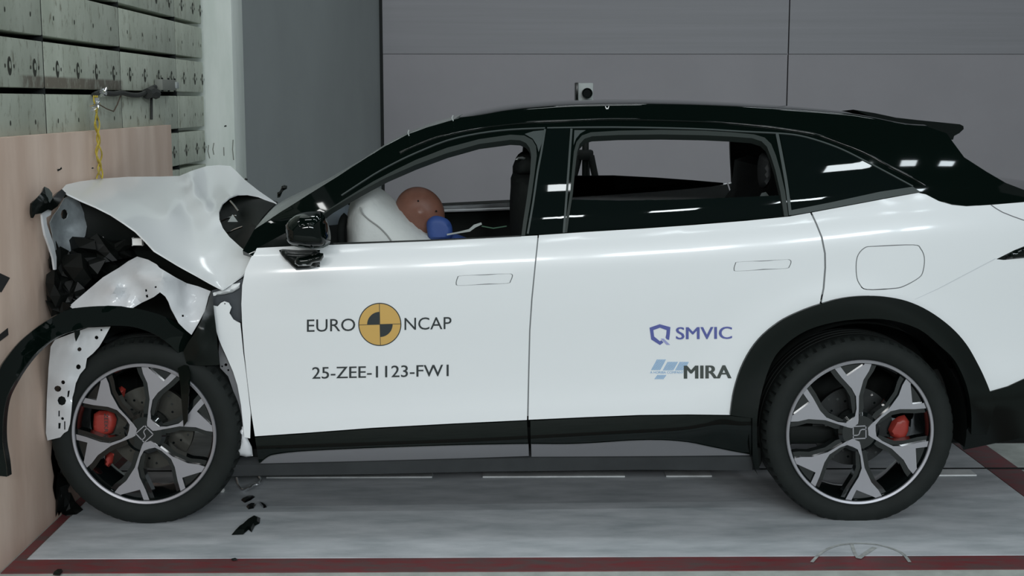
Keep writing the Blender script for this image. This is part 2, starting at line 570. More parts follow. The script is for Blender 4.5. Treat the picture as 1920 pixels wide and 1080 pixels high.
# white column at the end of the barrier
px_r = atY(440, 200, 3.25).x
COLM = mat('column_white', rgb(226, 232, 226), 0.6, var=0.12, vscale=3, stretch=(3, 3, 0.6), col2=rgb(208, 217, 209))
struct(MB().box((-2.25, 3.25, FZ), (px_r, 3.60, 6.2), bev=0.022).build('wall_column', COLM))
col_o = bpy.data.objects['wall_column']
for ln in ([(391, 272), (390, 284), (393, 297)], [(401, 268), (399, 280), (401, 290)], [(419.5, 276), (420, 292)], [(437, 262), (436, 280), (438, 300)]):
    sheet('scuff', band(ln, 1.6), M['box'], col_o, lambda x, y: atY(x, y, 3.248), step=5, thick=0.001)
sheet('scuff', [(420, 236), (424, 234.5), (425, 237), (421, 238)], M['gapd'], col_o, lambda x, y: atY(x, y, 3.2475), step=3, thick=0.002)
struct(MB().box((-3.4, -18, 6.3), (7.5, 8.2, 6.4)).build('ceiling', mat('ceiling_dark', (0.05, 0.055, 0.055, 1), 0.8), smooth=0))

# ================================================================== CRASH BARRIER
def block_mat():
    m = mat('barrier_paint', rgb(188, 194, 180), 0.6, var=0.3, vscale=2.2, col2=rgb(166, 173, 158), stretch=(1, 2.0, 0.9), bump=0.12, bscale=25)
    nt = m.node_tree
    b = nt.nodes['Principled BSDF']
    prev = [l for l in nt.links if l.to_socket == b.inputs['Base Color']][0].from_socket
    g = nt.nodes.new('ShaderNodeNewGeometry')
    mp = nt.nodes.new('ShaderNodeMapping')
    mp.inputs['Scale'].default_value = (1, 5, 2.6)
    nt.links.new(g.outputs['Position'], mp.inputs['Vector'])
    n = nt.nodes.new('ShaderNodeTexNoise')
    n.inputs['Scale'].default_value = 4.5
    n.inputs['Detail'].default_value = 9
    n.inputs['Roughness'].default_value = 0.7
    nt.links.new(mp.outputs[0], n.inputs['Vector'])
    r = nt.nodes.new('ShaderNodeMapRange')
    r.inputs[1].default_value, r.inputs[2].default_value = 0.54, 0.70
    nt.links.new(n.outputs[0], r.inputs[0])
    mx = nt.nodes.new('ShaderNodeMix')
    mx.data_type = 'RGBA'
    mx.inputs[7].default_value = rgb(116, 114, 98)
    nt.links.new(r.outputs[0], mx.inputs[0])
    nt.links.new(prev, mx.inputs[6])
    # scraped grey-brown band along the lower edge of the course over the plywood
    sp = nt.nodes.new('ShaderNodeSeparateXYZ')
    nt.links.new(g.outputs['Position'], sp.inputs[0])
    def step(sock, a, bb):
        q = nt.nodes.new('ShaderNodeMapRange')
        q.inputs[1].default_value, q.inputs[2].default_value = a, bb
        nt.links.new(sock, q.inputs[0])
        return q.outputs[0]
    def mul(a, c):
        q = nt.nodes.new('ShaderNodeMath')
        q.operation = 'MULTIPLY'
        for k, s_ in enumerate((a, c)):
            nt.links.new(s_, q.inputs[k])
        return q.outputs[0]
    msk = mul(mul(step(sp.outputs[1], 0.02, 0.10), step(sp.outputs[1], 1.44, 1.38)), mul(step(sp.outputs[2], 1.655, 1.66), step(sp.outputs[2], 1.708, 1.698)))
    r3 = nt.nodes.new('ShaderNodeMapRange')
    r3.inputs[1].default_value, r3.inputs[2].default_value = 0.30, 0.5
    nt.links.new(n.outputs[0], r3.inputs[0])
    msk = mul(msk, r3.outputs[0])
    mx2 = nt.nodes.new('ShaderNodeMix')
    mx2.data_type = 'RGBA'
    mx2.inputs[7].default_value = rgb(118, 112, 100)
    nt.links.new(msk, mx2.inputs[0])
    nt.links.new(mx.outputs[2], mx2.inputs[6])
    nt.links.new(mx2.outputs[2], b.inputs['Base Color'])
    return m
BLK = block_mat()
HOLE = mat('bolt_hole', (0.035, 0.038, 0.028, 1), 0.8)
XF = -1.77
bar = thing('crash_barrier', 'tall grey-green slotted block wall the white car has hit', 'barrier', (XF - 0.2, 1.2, 0))
MB().box((-2.3, -1.5, FZ), (-1.93, 2.72, 3.2)).build('core', mat('barrier_core', (0.03, 0.034, 0.028, 1), 0.9), bar, smooth=0)
yj = [atX(p, 120, XF).y for p in (82.5, 226, 330.5)]
yend = atX(381, 140, XF).y
ys = [yj[0] - 1.09, yj[0], yj[1], yj[2], yend]
z0, pitch = 1.646, 0.2035
bolt = [atX(p, 122, XF).y for p in (17.5, 64.5, 107, 145.5, 180, 212.5, 243, 270.8, 297, 321, 344, 364.5, 378.5)]
for r in range(-3, 6):
    za, zz = z0 + r * pitch, z0 + (r + 1) * pitch
    for c in range(4):
        ya, yb = ys[c] + 0.007, ys[c + 1] - 0.007
        m = MB().box((XF - 0.13, ya, za + 0.011), (XF, yb, zz - 0.012), 0, bev=0.005)
        for by in bolt:
            if ya < by < yb:
                zc = za + 0.088 if r % 2 == 0 else za + 0.085
                def oval(y, z, ry, rz):
                    n = 14
                    m.add([(XF + 0.0012, y + ry * math.cos(2 * math.pi * k / n), z + rz * math.sin(2 * math.pi * k / n)) for k in range(n)], [tuple(range(n))], 1)
                if r % 2 == 0:
                    oval(by, zc, 0.021, 0.035)
                    m.add([(XF + 0.0018, by + 0.010 * math.cos(2 * math.pi * k / 10) + 0.003, zc + 0.004 + 0.014 * math.sin(2 * math.pi * k / 10)) for k in range(10)], [tuple(range(10))], 0)
                    oval(by - 0.045, zc, 0.006, 0.008)
                    oval(by + 0.045, zc, 0.006, 0.008)
                else:
                    oval(by - 0.02, zc, 0.006, 0.010)
        m.build('barrier_block', [BLK, HOLE], bar)

for c in (1, 2, 3):
    MB().box((XF - 0.12, ys[c] - 0.0095, 0.9), (XF - 0.0035, ys[c] + 0.0095, 3.0)).build('joint_shade', M['gapd'], bar, smooth=0)  # dark filler added for joint shade, hides the lit block ends
# ------------------------------------------------------------------ plywood
def ply_mat():
    m = mat('plywood', rgb(230, 208, 192), 0.6, var=0.5, vscale=1.3, col2=rgb(204, 178, 161), stretch=(1, 2.0, 0.6))
    nt = m.node_tree
    b = nt.nodes['Principled BSDF']
    prev = [l for l in nt.links if l.to_socket == b.inputs['Base Color']][0].from_socket
    g = nt.nodes.new('ShaderNodeNewGeometry')
    mp = nt.nodes.new('ShaderNodeMapping')
    mp.inputs['Scale'].default_value = (0.5, 1.1, 0.5)
    nt.links.new(g.outputs['Position'], mp.inputs['Vector'])
    n = nt.nodes.new('ShaderNodeTexWave')
    n.wave_type = 'BANDS'
    n.bands_direction = 'Y'
    n.inputs['Scale'].default_value = 1.1
    n.inputs['Distortion'].default_value = 9.0
    n.inputs['Detail'].default_value = 3
    n.inputs['Detail Scale'].default_value = 0.8
    nt.links.new(mp.outputs[0], n.inputs['Vector'])
    r = nt.nodes.new('ShaderNodeMapRange')
    r.inputs[1].default_value, r.inputs[2].default_value = 0.0, 1.0
    r.inputs[3].default_value, r.inputs[4].default_value = 0.0, 0.22
    nt.links.new(n.outputs[0], r.inputs[0])
    mx = nt.nodes.new('ShaderNodeMix')
    mx.data_type = 'RGBA'
    mx.inputs[7].default_value = rgb(170, 134, 112)
    nt.links.new(r.outputs[0], mx.inputs[0])
    nt.links.new(prev, mx.inputs[6])
    nt.links.new(mx.outputs[2], b.inputs['Base Color'])
    return m
PLYF = atX(322, 270, XB).y
ply = MB().box((XF + 0.001, -1.2, FZ + 0.001), (XB, PLYF, atX(322, 234, XB).z), bev=0.002).build('plywood_panel', ply_mat())
tag(ply, 'large pale plywood sheet standing against the barrier in front of the car', 'plywood')
MARKS = mat('black_tape', (0.012, 0.012, 0.012, 1), 0.6)
for k, poly in enumerate(([(-30, 512), (0, 512), (19, 521), (3, 548), (-30, 540)], [(-30, 636), (0, 627), (15, 615), (16, 628), (0, 640), (-30, 655)])):
    sheet('target_mark', poly, MARKS, ply, lambda x, y: atX(x, y, XB + 0.002), step=10, thick=0.0015)

# ================================================================== CAR
car = thing('car', 'white five door crossover with crushed nose and black roof against the barrier', 'car', (0.2, YC, 0.0))
BODY = {}

# door and quarter panel outlines, traced from the frame
FD = [(482, 465), (540, 462), (620, 459), (700, 456), (800, 452), (900, 447), (1008, 441.5), (1003, 490), (996, 560), (992, 620), (990, 700), (988, 787.5), (850, 794), (700, 802), (580, 811), (478, 818), (471, 773), (464, 715), (458, 660), (454, 610), (452.5, 570), (454, 535), (460, 506), (471, 482)]
RD = [(1010.6, 441), (1100, 435), (1200, 429), (1300, 422), (1400, 414), (1480, 406), (1519, 399), (1529, 420), (1539, 445), (1545, 475), (1545.5, 502), (1542.5, 540), (1536, 573), (1500, 586), (1460, 606), (1423, 638), (1396, 680), (1379, 730), (1371, 778), (1290, 777), (1200, 778), (1100, 782), (991, 787), (992.6, 700), (994.6, 620), (998.6, 560), (1005.4, 490)]
QP = [(1522.5, 398.5), (1600, 384), (1680, 369), (1722, 361.5), (1736, 364.5), (1760, 377), (1785, 384.5), (1812, 387), (1860, 384), (1920, 379), (2010, 372), (2080, 372), (2080, 600), (2040, 650), (1975, 690), (1920, 710), (1890, 724), (1855, 734), (1848, 715), (1834, 685), (1811, 645), (1781, 612), (1741, 583), (1701, 565), (1660, 557), (1620, 555.5), (1580, 559.5), (1540, 571), (1546, 540), (1549, 502), (1548.5, 475), (1542.5, 445), (1532.5, 420)]
CAP = catmull([(1606, 483), (1620, 464.5), (1641, 461), (1713, 458.5), (1727, 466), (1734, 483), (1732, 507), (1724, 521), (1695, 537.5), (1673, 542), (1625, 543.5), (1611.5, 534), (1605, 516)])
def inset(poly, d):
    n = len(poly)
    cx_ = sum(p[0] for p in poly) / n
    cy_ = sum(p[1] for p in poly) / n
    out = []
    for x, y in poly:
        L = math.hypot(x - cx_, y - cy_)
        out.append((x - (x - cx_) / L * d, y - (y - cy_) / L * d))
    return out
def rrect(x0, y0, x1, y1, r, skew=0.0, n=5):
    pts = []
    for cx_, cy_, a in ((x1 - r, y1 - r, 0), (x0 + r, y1 - r, 90), (x0 + r, y0 + r, 180), (x1 - r, y0 + r, 270)):
        for k in range(n + 1):
            t = math.radians(a + 90 * k / n)
            pts.append((cx_ + r * math.cos(t), cy_ + r * math.sin(t)))
    xm = (x0 + x1) / 2
    return [(x, y + skew * (x - xm)) for x, y in pts]
H1 = catmull([(854.5, 533), (857, 521), (863, 517), (900, 515), (950, 513), (960, 514), (961.5, 518), (958, 527), (951, 531.5), (900, 534), (862, 535.5)], True, 3)
H2 = catmull([(1375.5, 506), (1378, 494.5), (1384, 491), (1425, 489), (1472, 486.5), (1481, 487), (1484, 491), (1481, 499.5), (1474, 503.5), (1430, 506), (1383, 508.5)], True, 3)
fd = sheet('front_door', FD, M['paint'], car, onS, holes=[H1])
rd = sheet('rear_door', RD, M['paint'], car, onS, holes=[H2])
qp = sheet('quarter_panel', QP, M['paint'], car, onS, holes=[CAP])
for o in (fd, rd, qp):
    mirror(o)
sheet('handle_recess', H1, M['gapd'], fd, onSo(-0.003), step=8, thick=0.002)
sheet('handle_recess', H2, M['gapd'], rd, onSo(-0.003), step=8, thick=0.002)
sheet('flap_recess', CAP, M['gapd'], qp, onSo(-0.003), step=12, thick=0.002)
sheet('door_handle', inset(H1, 1.8), M['paint'], fd, onSo(0.001), step=8)
sheet('door_handle', inset(H2, 1.8), M['paint'], rd, onSo(0.001), step=8)
sheet('charge_flap', inset(CAP, 1.9), M['paint'], qp, onSo(0.0005))
# dark gap backing behind the panel joints
sheet('body_side', [(500, 470), (1010, 446), (1400, 420), (1515, 405), (1700, 372), (1900, 392), (2070, 400), (2070, 590), (1900, 690), (1862, 700), (1840, 660), (1800, 606), (1745, 565), (1690, 545), (1620, 537), (1560, 546), (1500, 566), (1440, 600), (1395, 650), (1365, 720), (1355, 770), (1200, 772), (990, 780), (480, 810), (462, 680), (462, 560), (480, 500)], M['gap'], car, onSo(-0.002), step=18, thick=0.004)
# crease over the rear lamp, thin raised lines
sheet('body_crease', band([(1867, 485), (1840, 499), (1800, 520), (1760, 541), (1716, 561)], [1.6, 1.6, 1.6, 1.4, 0.6]), mat('crease', (0.62, 0.65, 0.67, 1), 0.5), qp, onSo(0.0012), step=10, thick=0.001)
sheet('tailgate_seam', band([(1858, 384), (1868, 391), (1880, 398), (1900, 406), (1920, 413), (1960, 428)], 1.6), M['satin'], qp, onSo(0.0012), step=10, thick=0.001)
puff('tail_lamp', [(1868, 486), (1884, 478), (1902, 469), (1922, 461), (1965, 448), (2060, 440), (2060, 470), (1965, 478), (1921, 484), (1882, 487.5)], 0, 0.014, M['black'], car, step=6, surf=onS)

# ------------------------------------------------------------------ lower cladding and sill
SILLTOP = [(478, 820), (580, 813), (700, 804), (850, 796), (988, 789.5)]
sheet('lower_cladding', SILLTOP + [(991.5, 857), (862, 861), (641, 867), (486, 871)], M['black'], fd, onSo(-0.004), step=10)
sheet('lower_cladding', [(994.5, 789), (1100, 784), (1200, 780), (1290, 779), (1371, 780), (1410, 784), (1410, 856), (1215, 857), (995.5, 858)], M['black'], rd, onSo(-0.004), step=10)
st1 = catmull([(488, 869), (503, 857.5), (520, 853), (558, 848.5), (640, 844), (751, 839.5), (870, 836), (991, 834)], False, 3) + [(991.5, 855), (862, 859.5), (641, 865.5)]
st2 = catmull([(996, 834), (1060, 834.5), (1120, 832), (1180, 828), (1238, 827), (1290, 831), (1331, 839), (1375, 848), (1406, 853.5)], False, 3) + [(1265, 855), (1100, 856), (996.5, 856.5)]
sheet('sill_sheen_strip', st1, M['satin'], fd, lambda x, y: onS(x, y, 0.006), step=8, thick=0.006)  # grey strip paints the floor's reflection on the curved cladding
sheet('sill_sheen_strip', st2, M['satin'], rd, lambda x, y: onS(x, y, 0.006), step=8, thick=0.006)
sheet('sill_moulding', [(436, 872), (486, 872), (641, 868), (862, 862), (994, 859), (1215, 858), (1410, 857), (1412, 882), (1200, 881), (900, 884.5), (700, 889), (480, 892), (434, 893)], M['sill'], car, onSo(0.012), step=10, thick=0.05)
MB().box((-1.05, 0.10, 0.17), (1.05, 1.83, 0.26), bev=0.02).build('underbody', M['dark'], car)

# ------------------------------------------------------------------ greenhouse: one black side frame with three openings
APIL = [(477, 430), (500, 415), (522, 400), (544, 386.5), (589, 358), (633, 331), (660, 313), (690, 294), (722, 274), (764, 252), (800, 239), (850, 224.5), (875, 219)]
SIL = [(860, 216), (900, 206), (940, 199), (980, 194), (1040, 189.5), (1080, 187.5), (1150, 186), (1220, 185.5), (1300, 187), (1380, 190), (1440, 193), (1500, 196.5), (1560, 201), (1600, 204.5), (1640, 211), (1680, 219), (1712, 224)]
RAIL = [(x, y + (13 if x < 1640 else 13)) for x, y in SIL[1:]]
WF = [(606, 457), (604, 404), (620, 392), (660, 368), (690, 351), (724, 333), (779, 309), (838, 287), (898, 270), (957, 262), (975, 263), (986, 268), (993, 277), (996, 290), (994, 325), (988, 370), (981, 415), (977, 441.5), (900, 445), (800, 450), (700, 454)]
WR = [(1063, 434.5), (1068, 400), (1074, 362), (1078, 320), (1082, 285), (1087, 270), (1096, 260), (1110, 255.5), (1160, 253), (1240, 252), (1320, 253.5), (1371, 256), (1410, 259), (1428, 265), (1438, 275), (1446, 295), (1454, 320), (1463, 359), (1470, 404.5), (1400, 411.5), (1300, 419.5), (1200, 426.5)]
WQ = [(1464, 251), (1500, 256), (1540, 267), (1580, 282), (1620, 302), (1660, 323), (1700, 344), (1712, 350), (1650, 366), (1560, 386), (1487, 400), (1480, 350), (1471, 290)]
TAILB = [(1740, 238), (1775, 250), (1788, 268), (1808, 295), (1850, 322), (1886, 343), (1920, 356), (2010, 362), (2080, 371), (2010, 371), (1920, 378), (1860, 383), (1812, 386), (1785, 383), (1760, 375.5), (1736, 363), (1722, 359.5)]
SF = [(455, 470)] + APIL + RAIL + TAILB + [(1600, 381.5), (1519, 397), (1480, 404.5), (1400, 412.5), (1200, 427.5), (1010, 440), (900, 446), (700, 455), (620, 458), (484, 463.5), (474, 480)]
sf = sheet('side_frame', SF, M['black'], car, onS, holes=[WF, WR, WQ], step=12, thick=0.03)
# far side: the same frame with the openings seen through the car
WRf = []
def far2near(px, py):
    y = 2 * YC - 0.15
    for _ in range(8):
        p = atY(px, py, y)
        y = 2 * YC - S(p.x, p.z)
    p = atY(px, py, y)
    return proj(Vector((p.x, 2 * YC - p.y, p.z)))
WRf = [far2near(x, y) for x, y in [(1062, 372), (1070, 250), (1085, 236), (1340, 236), (1362, 242), (1367, 258), (1369.5, 320), (1371, 362), (1250, 366)]]
sff = sheet('side_frame', SF, M['dark'], car, onS, holes=[WF, WRf], step=16, thick=0.03)
_fs = mirror(sff, 'side_frame', car)
bpy.data.objects.remove(sff)
def onFar(px, py, off=0.0):
    y = 2 * YC - 0.15
    for _ in range(8):
        p = atY(px, py, y)
        y = 2 * YC - S(p.x, p.z) - off
    return atY(px, py, y)
sheet('rear_window', [(1060, 330), (1150, 329.5), (1230, 333.5), (1300, 338.5), (1356, 343.5), (1358, 362), (1372, 364), (1372, 380), (1060, 384)], M['winglass'], car, lambda x, y: onFar(x, y, 0.01), step=14, thick=0.005)
# rubber frames round the door openings
def ring(name, outer, inner, m, par, off, step=9, thick=0.012):
    return sheet(name, outer, m, par, onSo(off), holes=[inner], step=step, thick=thick)
FO = [(584, 458), (560, 450), (600, 408), (640, 373), (680, 347), (700, 334), (740, 312), (779, 294), (838, 270), (898, 256), (957, 249), (985, 250), (1000, 258), (1007, 270), (1008, 290), (1003, 330), (997, 375), (989, 420), (986, 440.5)]
ring('front_window_frame', FO + [(977.5, 441)], [], M['rubber'], fd, 0.003) if False else None
fo = [(586, 458), (585, 414), (603, 401), (640, 377), (680, 352), (700, 340), (740, 319), (779, 300), (838, 277), (898, 261), (957, 252.5), (983, 254), (998, 262), (1005, 274), (1006.5, 292), (1001, 335), (994.5, 380), (987.5, 420), (984.5, 441)]
wfi = WF[1:18]
sheet('front_window_frame', fo + [(977.5, 441.4)] + wfi[::-1][1:] + [(605, 458)], M['rubber'], fd, onSo(0.004), step=9, thick=0.038)
ro = [(1058, 436), (1063, 400), (1069, 362), (1072.5, 320), (1076, 284), (1081, 266), (1091, 254), (1108, 248), (1160, 245), (1240, 243.5), (1320, 245), (1371, 248), (1414, 252), (1434, 258), (1446, 270), (1455, 292), (1463, 320), (1472, 359), (1478, 404.5)]
sheet('rear_window_frame', ro + [(1470.5, 405.4)] + WR[1:19][::-1][1:] + [(1063.5, 435.2)], M['rubber'], rd, onSo(0.004), step=9, thick=0.038)
# paler strips at the edges of the doors
for nm, par, ln, wd in (('door_edge_strip', fd, [(1022, 242), (1015, 285), (1008, 322), (1000, 378), (989.5, 438)], 3.6), ('door_edge_strip', rd, [(1071.5, 241), (1068, 290), (1065, 332), (1061, 385), (1057, 436)], 4),
                        ('door_edge_strip', rd, [(1457, 250), (1465, 290), (1474, 340), (1480, 385), (1482, 403)], 5.5),
                        ('drip_line', sf, [(1026, 239.5), (1150, 238), (1300, 241), (1390, 246), (1460, 249.5), (1500, 254), (1540, 265), (1580, 280), (1620, 300), (1660, 321), (1712, 349)], 2.2),
                        ('drip_line', sf, [(640, 366), (700, 327), (740, 305), (779, 286.5), (838, 263), (898, 249.5), (957, 242.5), (1022, 239.5)], 2.0),
                        ('roof_trim_line', sf, [(749, 287), (800, 265), (848, 250), (920, 237), (997, 229.5), (1066, 226.5), (1150, 224), (1250, 225.5), (1350, 229.5), (1430, 237), (1500, 247), (1535, 254), (1580, 270), (1620, 286), (1660, 308), (1700, 328), (1735, 348)], 1.6)):
    if nm == 'roof_trim_line':
        MB().tube([onS(x, y, 0.001) for x, y in catmull(ln, False, 3)], 0.005, 12).build(nm, M['black'], par, 80)
        continue
    sheet(nm, band(catmull(ln, False, 3), wd), M['strip'], par, onSo(0.005), step=8, thick=0.008)
sheet('corner_filler', [(984, 251), (1000, 246), (1020, 244), (1016, 268), (1010, 285), (1006.5, 272), (999, 260)], M['strip'], fd, onSo(0.003), step=8)
sheet('corner_filler', [(1077, 244), (1098, 244), (1088, 250), (1080, 260), (1075.5, 272)], M['strip'], rd, onSo(0.003), step=8)
sheet('quarter_window', [(1462, 250), (1500, 255), (1540, 266), (1580, 281), (1620, 301), (1660, 322), (1700, 343), (1713, 350), (1650, 367), (1560, 387), (1486, 401.5), (1479, 350), (1470, 290)], M['winglass'], car, onSo(0.001), step=12, thick=0.005)
sheet('pillar_panel', [(1026, 241), (1069, 240.5), (1063, 332), (1058.5, 385), (1054.5, 436.5), (992, 440), (1002, 380), (1010, 325), (1017, 285)], M['winglass'], car, onSo(0.004), step=12, thick=0.005)
sheet('belt_strip', [(1484, 394), (1560, 379), (1650, 359.5), (1712, 350), (1726, 360), (1680, 367.5), (1600, 382.5), (1519, 397.5), (1484, 403.5)], M['strip'], car, onSo(0.004), step=9, thick=0.01)
sheet('belt_strip', [(606, 456), (800, 449.5), (977, 441), (977, 443), (800, 452), (606, 459)], M['blacktrim'], fd, onSo(0.004), step=9, thick=0.01)
WING = M['tint'] = mat('rear_glass_tint', (0.004, 0.007, 0.0065, 1), 0.02)
sheet('rear_window', [(1062, 436), (1066, 402), (1071, 374), (1160, 376), (1280, 374), (1380, 370), (1466, 366), (1472, 405), (1400, 413), (1300, 421), (1200, 428)], M['winglass'], rd, onSo(-0.012), step=12, thick=0.004)

# ------------------------------------------------------------------ roof, spoiler, windscreen
def cross(P0, zc, n=14, e=2.4):
    row = []
    for k in range(n + 1):
        t = math.pi / 2 * k / n
        yy = YC - (YC - P0.y) * math.cos(t) ** (2 / e)
        zz = P0.z + (zc - P0.z) * math.sin(t) ** (2 / e)
        row.append(Vector((P0.x, yy, zz)))
    return row + [Vector((p.x, 2 * YC - p.y, p.z)) for p in row[-2::-1]]
def grid(name, rows, m, parent, thick=0.0, smooth=40):
    n = len(rows[0])
    V = [p for r in rows for p in r]
    T = []
    for i in range(len(rows) - 1):
        for j in range(n - 1):
            a, b, c, d = i * n + j, i * n + j + 1, (i + 1) * n + j + 1, (i + 1) * n + j
            T += [(a, d, c), (a, c, b)]
    if thick:
        V, F = shell(V, T, thick)
    else:
        F = T
    return mk(name, V, F, m, parent, smooth)
rows = []
for (x, y) in catmull([(862, 221)] + RAIL + [(1740, 238)], False, 3):
    P0 = onS(x, y)
    sil_y = np.interp(x, [p[0] for p in SIL] + [1745], [p[1] for p in SIL] + [227])
    q = atY(x, sil_y, 0.62)
    rows.append(cross(P0, q.z))
grid('roof', rows, M['black'], car, 0.02)
# front edge of the roof follows on into the windscreen
SCR = [(519, 381), (544, 369), (601, 342), (660, 308), (673, 302), (722, 269), (764, 247), (810, 230), (862, 216)]
ap = catmull(APIL[:-1], False, 2)
rows = []
for k, (x, y) in enumerate(ap):
    P0 = onS(x, y)
    t = k / (len(ap) - 1)
    s = t * (len(SCR) - 1)
    i = min(int(s), len(SCR) - 2)
    c = (SCR[i][0] + (SCR[i + 1][0] - SCR[i][0]) * (s - i), SCR[i][1] + (SCR[i + 1][1] - SCR[i][1]) * (s - i))
    # centre of the glass: bowed up and forward over the pillars
    Cc = atY(c[0], c[1], 0.62)
    Cc.y = YC
    row = []
    n = 12
    for j in range(n + 1):
        u = j / n
        g = 1 - (1 - u) ** 2.2
        row.append(Vector((P0.x + (Cc.x - P0.x) * g, P0.y + (YC - P0.y) * u, P0.z + (Cc.z - P0.z) * g)))
    rows.append(row + [Vector((p.x, 2 * YC - p.y, p.z)) for p in row[-2::-1]])
scr = grid('windscreen', rows, M['screen'], car, 0.008)
for (x, y), (x2, y2) in (((765, 243), (767, 254)), ((847.5, 217), (851, 226))):
    pass
sheet('crash_marker_tape', band([(766.5, 243.5), (765, 249), (767, 254.5)], 2.0), M['camgrey'], sf, onSo(0.03), step=5, thick=0.002)
sheet('crash_marker_tape', band([(849.5, 216), (847.5, 221), (850, 226.5)], 2.0), M['camgrey'], sf, onSo(0.03), step=5, thick=0.002)
# spoiler: a blade across the top of the tailgate
sp = [(1600, 205.5), (1640, 212), (1680, 220.5), (1720, 225), (1760, 229), (1800, 233), (1806.5, 236.5), (1807, 242), (1799, 249.5), (1789, 255), (1787, 262), (1770, 262), (1735, 248), (1690, 234), (1640, 221)]
rows = []
spw = [atY(x, y, 0.36) for x, y in resample(sp, 10)]
yA, yB = 0.36, 2 * YC - 0.36
m = MB()
n = len(spw)
nl = 13
for j in range(nl):
    u = -1 + 2 * j / (nl - 1)
    for p in spw:
        m.v.append(Vector((p.x + 0.05 * (1 - u * u) * max(0, (p.x - 1.5) / 0.3), YC + (YC - yA) * u, p.z - 0.012 * (1 - u * u))))
for j in range(nl - 1):
    for k in range(n):
        k2 = (k + 1) % n
        m.f.append([j * n + k, (j + 1) * n + k, (j + 1) * n + k2, j * n + k2])
m.f.append(list(range(n)))
m.f.append([(nl - 1) * n + k for k in range(n)][::-1])
m.i = [0] * len(m.f)
m.build('spoiler', M['black'], car)
# tailgate: rear glass and lid closing the back
rows = []
for (x, y) in catmull([(1740, 240), (1775, 252), (1788, 270), (1808, 296), (1850, 323), (1886, 344), (1920, 357), (2010, 364), (2078, 372)], False, 2):
    P = onS(x, y, -0.004)
    row = []
    for j in range(17):
        u = -1 + 2 * j / 16
        g = 1 - abs(u) ** 3
        row.append(Vector((P.x + 0.06 * g, YC + (YC - P.y) * u, P.z + 0.012 * g)))
    rows.append(row)
grid('tailgate_window', rows, M['winglass'], car, 0.01)
rows = []
for (x, y) in ((2079, 373), (2079, 420), (2079, 480), (2079, 550), (2079, 598), (2040, 650)):
    P = onS(x, y, -0.004)
    rows.append([Vector((P.x + 0.08 * (1 - abs(-1 + j / 8) ** 3), YC + (YC - P.y) * (-1 + j / 8), P.z)) for j in range(17)])
grid('tailgate', rows, M['paint'], car, 0.01)

# ------------------------------------------------------------------ rear arch trim, bumper, wheel wells
ARO = [(1372, 779), (1379.5, 731), (1397, 681), (1424, 639), (1461, 607), (1500, 587), (1540, 572.5), (1580, 561.5), (1620, 557.5), (1660, 559), (1700, 567), (1740, 585), (1780, 614), (1810, 647), (1833, 687), (1847, 717), (1854, 735)]
ARI = [(1821, 815), (1821, 770), (1812, 722), (1791, 677), (1764, 650), (1723, 617), (1668, 600), (1620, 598), (1565, 604), (1514, 619), (1473, 646), (1446, 681), (1425, 749), (1419, 810), (1424, 880)]
ARO = [(1613 + (x - 1613) * (1 + 2.6 / math.hypot(x - 1613, y - 812)), 812 + (y - 812) * (1 + 2.6 / math.hypot(x - 1613, y - 812))) for x, y in catmull(ARO, False, 4)]
sheet('wheel_arch_trim', ARO + [(1866, 760), (1850, 815)] + catmull(ARI, False, 3) + [(1411, 881), (1411, 784)], M['blacktrim'], car, onSo(0.012), step=7, thick=0.03)
sheet('rear_bumper', [(1855, 735), (1890, 725), (1920, 711), (1975, 691), (2040, 652), (2078, 600), (2085, 780), (1990, 806), (1920, 824), (1812, 848), (1806, 820), (1822, 800), (1824, 760), (1848, 735)], M['blacktrim'], car, lambda x, y: onS(x, y, 0.006) + Vector((0, max(0, (y - 760) * 0.0004), 0)), step=12, thick=0.03)
MB().box((1.75, 0.25, 0.22), (2.25, 1.70, 0.55), bev=0.04).build('bumper_core', M['dark'], car)

def wheel_well(c, r, y0, y1, a0=-25, name='wheel_well'):
    m = MB()
    V, F = [], []
    n = 40
    for k in range(n + 1):
        t = math.radians(a0 + (205 - a0) * k / n)
        for yy in (y0, y1):
            V.append(Vector((c.x + r * math.cos(t), yy, max(0.16, c.z + r * math.sin(t)))))
    for k in range(n):
        F.append((2 * k, 2 * k + 1, 2 * k + 3, 2 * k + 2))
    b = len(V)
    V.append(Vector((c.x, y1, c.z)))
    for k in range(n):
        F.append((2 * k + 1, b, 2 * k + 3))
    m.add(V, F)
    return m.build(name, M['dark'], car)

